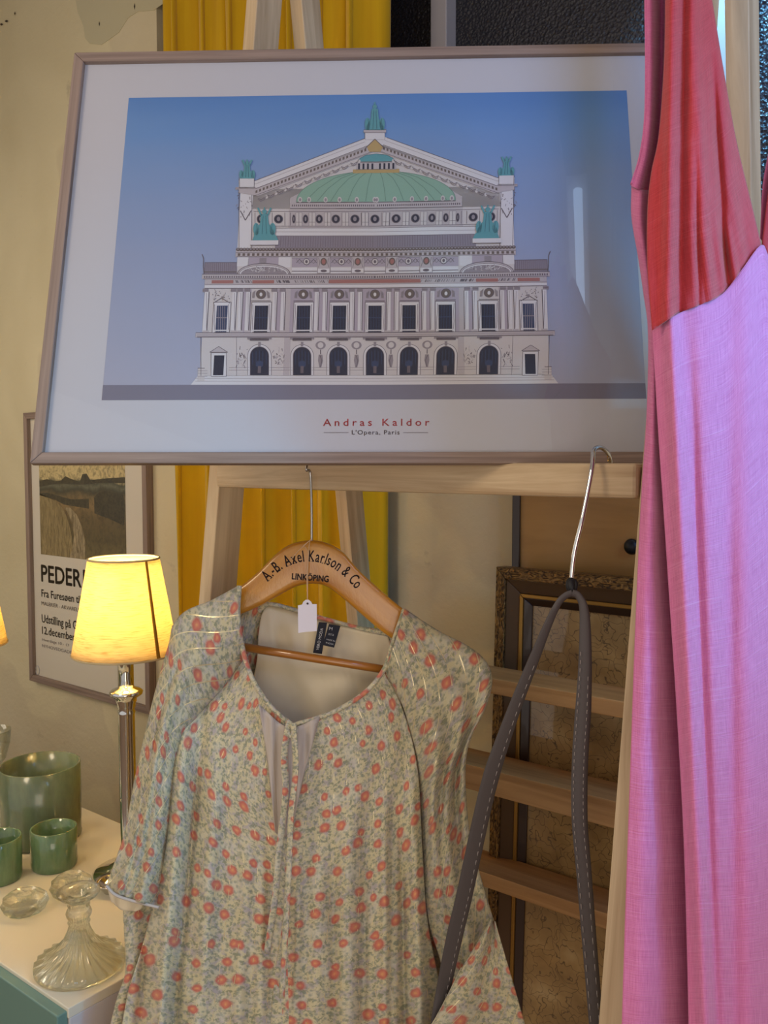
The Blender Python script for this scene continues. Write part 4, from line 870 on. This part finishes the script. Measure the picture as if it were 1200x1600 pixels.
for ch, wch in zip(txt, widths):
    if ch != ' ':
        t0 = acc/tot; p0 = arcp(t0); p1 = arcp(min(1, (acc+wch)/tot)); dx, dy = p1[0]-p0[0], p1[1]-p0[1]; L_ = math.hypot(dx, dy); ux, uy = dx/L_, dy/L_; vx, vy = uy, -ux
        vs, fs = text_polys(ch); k = L_/wch; ky = 25
        for bx_, by_ in ((0, 0), (.35, 0), (0, .3)):
            for f in fs: mb.face([P(p0[0]+ux*(vs[i].x*k+bx_)+vx*(vs[i].y*ky+by_), p0[1]+uy*(vs[i].x*k+bx_)+vy*(vs[i].y*ky+by_), HD-.0096) for i in f])
        # small serifs
        for sxp in ((.06, wch*.36), (wch*.55, wch*.9)):
            if ch in 'AKlxrnBa': 
                xa, xb = sxp; mb.face([P(p0[0]+ux*a_*k+vx*c_, p0[1]+uy*a_*k+vy*c_, HD-.0096) for a_, c_ in ((xa, -.3), (xb, -.3), (xb, .8), (xa, .8))])
    acc += wch
def straight(s, x, y, dx, dy, h, bold):
    L_ = math.hypot(dx, dy); ux, uy = dx/L_, dy/L_; vx, vy = uy, -ux
    add_text(mb, s, lambda a, c: P(x+ux*a+vx*c, y+uy*a+vy*c, HD-.0096), L_, h, 0, 1, bold)
mb.build('lettering', M['burntink'], hg, weld=False); mb = MB()
straight('LINKÖPING', 456, 905, 57, 4.5, 10, .35)
mb.build('lettering', M['burntink'], hg, weld=False)
# price tag
tg = thing('price_tag', 'small blank white price tag hanging on string from the hanger', 'price tag', P(481, 966, 1.368))
mb = MB(); out = [(465.5, 946), (472, 944.5), (474, 940), (478, 937), (482, 937), (486, 940), (488, 944), (495, 944), (495, 986), (481, 987), (466, 989)]
q = [P(x, y, 1.370) for x, y in out]; nf = -FW*.0006
mb.face(q); mb.face([p-nf for p in reversed(q)])
for i in range(len(q)): mb.face([q[i], q[i]-nf, q[(i+1) % len(q)]-nf, q[(i+1) % len(q)]])
mb.build('card', M['tagpaper'], tg)
mb = MB(); mb.lathe((0, 0, 0), [(0, 0), (.0016, .0), (.0016, .0005), (0, .0005)], 12)
c0 = P(480.5, 943, 1.3692); mb.v = [tuple(c0+RT*x+UP*y-FW*z) for x, y, z in mb.v]; mb.build('eyelet', M['darkspot'], tg)
mb = MB()
for pts in ([(480.5, 943), (481, 900), (482, 870), (484, 846), (488, 842)], [(480.5, 943), (479.5, 900), (482, 868), (478, 856), (474, 853), (486, 843)], [(455, 874), (465, 862), (478, 850), (486, 843)]):
    mb.tube([P(*cr(pts, i/20), 1.3715) for i in range(21)], .0006, 6)
mb.build('string', M['twine'], tg)

# ================================================================ STRAP ON METAL HOOK
hb = thing('metal_hook', 'long chrome hook hanging over the right end of the crossbar', 'hook', P(893, 905, 1.09))
def hd(x, y): return 1.068
pts = [P(894, 922, 1.075), P(893, 900, 1.075), P(898, 860, 1.075), P(910, 810, 1.075), P(920, 760, 1.08), P(926, 725, 1.085)]
tp = P(928, 703, 1.10); pts += [tp, V((tp.x-.002, 1.062, tp.z+.003)), V((tp.x-.003, 1.088, tp.z-.008)), V((tp.x-.003, 1.092, tp.z-.03))]
mb = MB(); mb.tube(smooth_path(pts, 70), .0031, 12); mb.build('hook_rod', M['chrome'], hb)
mb = MB(); mb.lathe((0, 0, 0), [(0, -.004), (.004, -.002), (.0045, .002), (0, .004)], 12); c0 = P(894, 923, 1.075); mb.v = [tuple(c0+V(p)) for p in mb.v]; mb.build('tip', M['chrome'], hb)
st = thing('bag_strap', 'grey stitched leather bag strap looped over the chrome hook', 'strap', P(893, 930, 1.07))
mb = MB(); mb.tube([P(*cr([(891, 906), (899, 910), (897, 922), (889, 920), (888, 910), (893, 905)], i/24), 1.068) for i in range(25)], .0032, 8); mb.tube([P(892, 905, 1.066), P(894, 930, 1.066)], .0048, 10); mb.build('cord_loop', M['cord'], st)
sL = [(894, 926), (884, 930), (872, 942), (856, 975), (838, 1020), (812, 1085), (788, 1150), (768, 1210), (752, 1275), (738, 1340), (724, 1405), (712, 1455), (700, 1510), (688, 1570), (676, 1640)]
sR = [(894, 926), (903, 930), (911, 945), (914, 975), (914, 1040), (911, 1110), (907, 1170), (905, 1230), (906, 1290), (912, 1360), (919, 1450), (928, 1560), (936, 1660)]
def sdl(x, y): return 1.062+.235*max(0, min(1, (y-950)/600))
def sdr(x, y): return 1.062+.03*max(0, min(1, (y-950)/700))
wL = lambda t_: 9+16*min(1, max(0, (t_-.15)/.35)) - 6*max(0, (t_-.8)/.2)
wR = lambda t_: 10+15*min(1, max(0, (t_-.12)/.3)) - 4*max(0, (t_-.6)/.4)
ribbon('strap_band', sL, wL, M['leather'], st, sdl, 90, .001, .003)
ribbon('strap_band', sR, wR, M['leather'], st, sdr, 90, -.001, .003)
def stitches(path, wf, off, df, t0=.3):
    mb = MB(); N = 130
    for i in range(int(N*t0), N, 1):
        if i % 2: continue
        a = cr(path, i/N); c = cr(path, (i+1)/N); dx, dy = c[0]-a[0], c[1]-a[1]; L_ = math.hypot(dx, dy) or 1; o_ = off*wf(i/N)
        nx, ny = -dy/L_*o_, dx/L_*o_
        mb.tube([P(a[0]+nx, a[1]+ny, df(*a)-.0032), P(c[0]+nx, c[1]+ny, df(*c)-.0032)], .0005, 5)
    mb.build('stitching', M['stitch'], st)
stitches(sL, wL, -.28, sdl, .3); stitches(sR, wR, .36, sdr, .3); stitches(sR, wR, -.25, sdr, .35)

# ================================================================ DRESS
def DD(x, y): return .905+.00032*(x-1000)
dr_ = thing('dress', 'pink linen dress with coral red bust hanging at right edge', 'dress', P(1150, 1700, .9))
def rel_side(u, v, x, y): return -.03+.006*sin(u*6)+.010*G(u, .25, .2)-.004*nz(x, y, .01)
mb = coons([(987, 292), (1000, 296), (1050, 300)], [(968, 1720), (1010, 1725), (1110, 1720)],
           [(987, 292), (987, 340), (998, 405), (1006, 460), (1013, 520), (1011, 640), (1003, 760), (996, 900), (990, 1050), (984, 1220), (976, 1450), (968, 1720)],
           [(1050, 300), (1050, 520), (1062, 700), (1085, 1050), (1100, 1400), (1110, 1720)], 40, 130, rel_side, DD)
mb.build('side_panel', M['linenpink'], dr_, solid=.001)
SF = [(1048, 60, 12, .014, -1), (1100, 30, 40, .010, -1), (1130, 18, 16, -.009, .1), (1165, 10, 22, .009, -1), (1215, 5, 20, -.006, .2), (1075, 50, 9, -.008, .0)]
def rel_sk(u, v, x, y):
    return .02*(1-(1-min(1, u*5))**2) + folds(x, v, [(a, c, w_, e, f_) for a, c, w_, e, f_ in SF]) + .003*nz(x, y, .006, 5)
mb = coons([(1019, 516), (1060, 490), (1100, 474), (1130, 458), (1160, 420), (1189, 383), (1202, 402), (1235, 445), (1290, 480), (1350, 500)], [(1078, 1720), (1180, 1730), (1290, 1730), (1420, 1720)],
           [(1019, 516), (1024, 600), (1030, 700), (1037, 800), (1047, 950), (1057, 1100), (1068, 1300), (1074, 1500), (1078, 1720)], [(1350, 500), (1370, 900), (1400, 1300), (1420, 1720)], 160, 150, rel_sk, DD, (1, 1), (3, 0))
mb.build('skirt', M['linenpink'], dr_, solid=.0012)
BF = [(1052, -8, 10, 0.012, -1), (1072, -10, 8, -0.0084, -1), (1078, 10, 12, 0.0072, -1), (1096, 40, 6, -0.012, 0.35), (1078, 30, 8, 0.0084, 0.3), (1108, 50, 12, 0.006, -1), (1080, 12, 4, -0.0072, 0.6), (1120, 45, 10, -0.0048, -1)]
def rel_cup(u, v, x, y):
    e = .020*sin(pi*min(1, max(.0, u)))**.6*(1-.35*v) + .012*G(v, .72, .2)*sin(pi*u)
    # gathers near the seam
    e += .0035*sin(u*55)*max(0, (v-.72)/.28)*G(u, .62, .22)
    return .012+e+folds(x, v, BF)+.002*nz(x, y, .02, 8)
mb = coons([(1040, -120), (1065, -120), (1092, -120)], [(1019, 516), (1060, 490), (1100, 474), (1130, 458), (1160, 420), (1189, 383)],
           [(1040, -120), (1040, 0), (1038, 100), (1030, 210), (1018, 270), (1012, 330), (1012, 420), (1019, 516)], [(1092, -120), (1112, 0), (1130, 110), (1150, 220), (1174, 320), (1189, 383)], 100, 120, rel_cup, DD, (1, 1), (6, 0))
mb.build('bust_cup', M['linenred'], dr_, solid=.0012)
curve_tube('armhole_edge', [(1009, -120), (1009, 0), (1010, 110), (1008, 190), (1000, 245), (987, 288)], .0016, M['linenmauve'], dr_, lambda x, y: DD(x, y)+.018)
mb = coons([(1009, -120), (1030, -120), (1060, -120)], [(986, 291), (1010, 300), (1050, 306)], [(1009, -120), (1009, 0), (1010, 110), (1008, 190), (1000, 245), (986, 291)], [(1060, -120), (1060, 0), (1055, 200), (1050, 306)], 24, 60,
           lambda u, v, x, y: -.018-.014*G(u, .45, .15)+.006*sin(u*9), DD, (1, 1), (8, 0))
mb.build('armhole_lining', M['linenmauve'], dr_, solid=.001)
mb = coons([(1262, -120), (1290, -120), (1310, -120)], [(1190, 384), (1202, 402), (1235, 445), (1290, 480), (1350, 500)], [(1262, -120), (1240, 60), (1214, 220), (1200, 300), (1190, 384)], [(1310, -120), (1330, 100), (1340, 300), (1350, 500)], 50, 60, lambda u, v, x, y: .012+.006*sin(u*14), DD, (1, 1), (9, 0))
mb.build('bust_cup', M['linenred'], dr_, solid=.0012)
mb = coons([(1250, -120), (1262, -120)], [(1188, 372), (1196, 384)], [(1250, -120), (1228, 60), (1204, 220), (1192, 290), (1188, 372)], [(1262, -120), (1250, 60), (1224, 220), (1206, 300), (1196, 384)], 6, 30, lambda u, v, x, y: -.004, DD, (1, 1), (9, 0))
mb.build('neck_lining', M['linenmauve'], dr_, solid=.001)

# ================================================================ CABINET
CZ = .70
k0 = PZ(105, 1577, CZ); kb = PZ(130, 1262, CZ)
CX, CY0, CY1 = k0.x, k0.y, kb.y
cab = thing('cabinet', 'white low cabinet with teal front panel under the glassware', 'cabinet', (CX-.8, (CY0+CY1)/2, 0))
b = MB(); b.box((CX-1.7, CY0+.004, .06), (CX, CY1, CZ-.018)); b.build('carcass', M['sidelac'], cab, bevel=.0015)
b = MB(); b.box((CX-1.7, CY0+.002, CZ-.018), (CX, CY1, CZ)); b.build('top', M['whitelac'], cab, bevel=.0015)
b = MB(); b.box((CX-1.69, CY0-.016, .08), (CX-.86, CY0+.0035, CZ-.006)); b.build('door', M['teal'], cab, bevel=.002)
b = MB(); b.box((CX-.85, CY0-.016, .08), (CX-.004, CY0+.0035, CZ-.006)); b.build('door', M['teal'], cab, bevel=.002)
b = MB(); b.box((CX-1.66, CY0+.04, 0), (CX-.04, CY1-.03, .06)); b.build('plinth', M['sidelac'], cab)

# ================================================================ LAMPS
def make_lamp(c, label, lit=1.0):
    c = V(c); root = thing('table_lamp', label, 'lamp', c, None)
    zs0, zs1 = 1.189-c.z, 1.392-c.z
    b = MB(); rows = []; n = 72
    for i in range(13):
        f = i/12; r = .110+(.0735-.110)*f; rows.append([c+V((r*cos(2*pi*k/n), r*sin(2*pi*k/n), zs0+(zs1-zs0)*f)) for k in range(n)])
    b.grid(rows, lambda i, j: (j/n*.58, i*.017), 0, True, True); sh = b.build('lamp_shade', M['shade'], root, solid=.001)
    for r, z in ((.110, zs0), (.0735, zs1)):
        b = MB(); b.tube([c+V((r*cos(2*pi*k/60), r*sin(2*pi*k/60), z)) for k in range(61)], .0022, 8, caps=False); b.build('shade_trim', M['shadetrim'], sh)
    a0 = -PSI-R(90)+R(180)-R(90)+R(0)
    dirx = (RT*.80-V((FW.x, FW.y, 0))*.60).normalized(); tx = V((-dirx.y, dirx.x, 0))
    b = MB(); q = []
    for r, z in ((.1112, zs0), (.0747, zs1)): q.append([c+(dirx+tx*s_).normalized()*r+V((0, 0, z)) for s_ in (-.04, 0, .04)])
    b.grid(q); b.build('shade_seam', M['shadetape'], sh, solid=.0004)
    b = MB(); b.lathe(c, [(.075, 0), (.078, .006), (.072, .012), (.045, .020), (.028, .032), (.020, .05), (.0165, .07), (.0175, .20), (.0175, .355), (.019, .360), (.0165, .366), (.0195, .371), (.0195, .378), (.022, .384), (.022, .390), (.034, .398), (.0355, .404), (.030, .409), (.018, .413), (.0165, .418)], 40)
    b.build('stem', M['chrome'], root)
    b = MB(); b.lathe(c+V((0, 0, .418)), [(.0165, 0), (.0165, .055), (.0185, .058), (.0185, .064), (.010, .066), (.010, .09), (0, .09)], 32); b.build('socket', M['chrome'], root)
    b = MB(); b.lathe(c+V((0, 0, .505)), [(0, 0), (.012, .0), (.014, .02), (.027, .045), (.029, .062), (.022, .082), (0, .09)], 24); b.build('light_bulb', M['bulb'], root)
    b = MB()
    for k in range(3):
        a = 2*pi*k/3; b.tube([c+V((.012*cos(a), .012*sin(a), .505)), c+V((.106*cos(a), .106*sin(a), zs0+.002))], .0015, 6)
    b.build('shade_carrier', M['steel'], root)
    l = bpy.data.lights.new('lamp_light', 'POINT'); l.energy = 3.2*lit; l.color = (1, .78, .46); l.shadow_soft_size = .03
    o = bpy.data.objects.new('lamp_light', l); COL.objects.link(o); o.location = c+V((.0, .0, .62)); return root
lc = P(196, 1020, 1.87); lc.z = CZ; make_lamp(lc, 'lit table lamp with yellow shade and silver column before the poster')
lc2 = P(-72, 1000, 1.95); lc2.z = CZ; make_lamp(lc2, 'lit table lamp whose shade edge shows at far left', .6)

# ================================================================ GLASSWARE
def onC(px, py): return PZ(px, py, CZ)
def cup(name, c, r, h, th, mat, label, cat, group=None, foot=.008):
    b = MB(); b.lathe(c, [(0, 0), (r*.94, 0), (r*.99, .003), (r, foot), (r*.985, foot+.004), (r, h*.5), (r, h-.001), (r-th*.5, h), (r-th, h-.001), (r-th, h*.5), (r-th-.001, foot+.008), (0, foot+.004)], 64)
    return tag(b.build(name, mat), label, cat, group)
cup('glass_vase', onC(65, 1308), .092, .180, .005, M['smokeglass'], 'large smoky green glass cylinder vase standing behind the small cups', 'vase')
cup('tealight_holder', onC(85, 1352), .0495, .088, .005, M['greenglass'], 'small green glass cup to the right, in front of the large vase', 'candle holder', foot=.014)
cup('tealight_holder', onC(-3, 1372), .050, .092, .005, M['greenglass'], 'small green glass cup cut off by the left picture edge', 'candle holder', foot=.014)
c = onC(-12, 1262); b = MB(); b.lathe(c, [(0, 0), (.035, 0), (.036, .003), (.006, .012), (.005, .09), (.012, .10), (.036, .13), (.047, .17), (.050, .205), (.0488, .205), (.045, .17), (.034, .133), (.010, .106), (0, .104)], 48)
tag(b.build('wine_glass', M['clear']), 'clear stemmed glass behind the large green vase at left edge', 'glass')
def crystal(c, r, h, label):
    b = MB(); n = 12; prof = [(r*.45, 0), (r*.85, h*.12), (r, h*.42), (r*.92, h*.7), (r*.62, h*.93), (r*.5, h), (r*.34, h*.90), (r*.28, h*.55)]
    rows = []
    for i, (rr, z) in enumerate(prof): rows.append([V(c)+V((rr*cos(2*pi*(k+.5*(i % 2))/n), rr*sin(2*pi*(k+.5*(i % 2))/n), z)) for k in range(n)])
    b.grid(rows, None, 0, False, True); b.face(list(reversed(rows[0]))); b.face(rows[-1])
    return tag(b.build('crystal_holder', M['clear'], bevel=.0008), label, 'candle holder')
crystal(onC(39, 1424), .046, .042, 'clear cut-crystal tealight holder left of the glass candlestick'); crystal(onC(112, 1398), .044, .044, 'clear cut-crystal tealight holder right behind the glass candlestick')
# pressed-glass candlestick
c = onC(125, 1510); s_ = 1.0
prof = [(0, .072), (.010, .066), (.020, .042), (.034, .026), (.054, .013), (.068, .004), (.074, 0), (.0775, .003), (.078, .010), (.074, .016), (.060, .022), (.042, .034), (.028, .050), (.020, .066), (.0165, .078), (.0195, .083), (.0165, .087), (.021, .094), (.0225, .100), (.020, .106), (.0165, .110), (.0195, .114), (.018, .119), (.020, .124), (.032, .130), (.037, .136), (.0365, .140), (.024, .138), (.014, .134), (.012, .120), (0, .118)]
def wv(k, n, r, z): return 1+(.05*sin(24*2*pi*k/n) if .012 < z < .08 else 0)
b = MB(); b.lathe(c, prof, 144, 0, wv); tag(b.build('glass_candlestick', M['clear']), 'clear fluted pressed-glass candlestick at the front cabinet corner', 'candlestick')
c = onC(176, 1392); b = MB(); b.lathe(c, [(0, 0), (.018, 0), (.020, .003), (.032, .018), (.037, .022), (.036, .024), (.029, .019), (.016, .006), (0, .005)], 40); tag(b.build('silver_dish', M['silver']), 'small silver dish partly hidden by the blouse sleeve', 'dish')
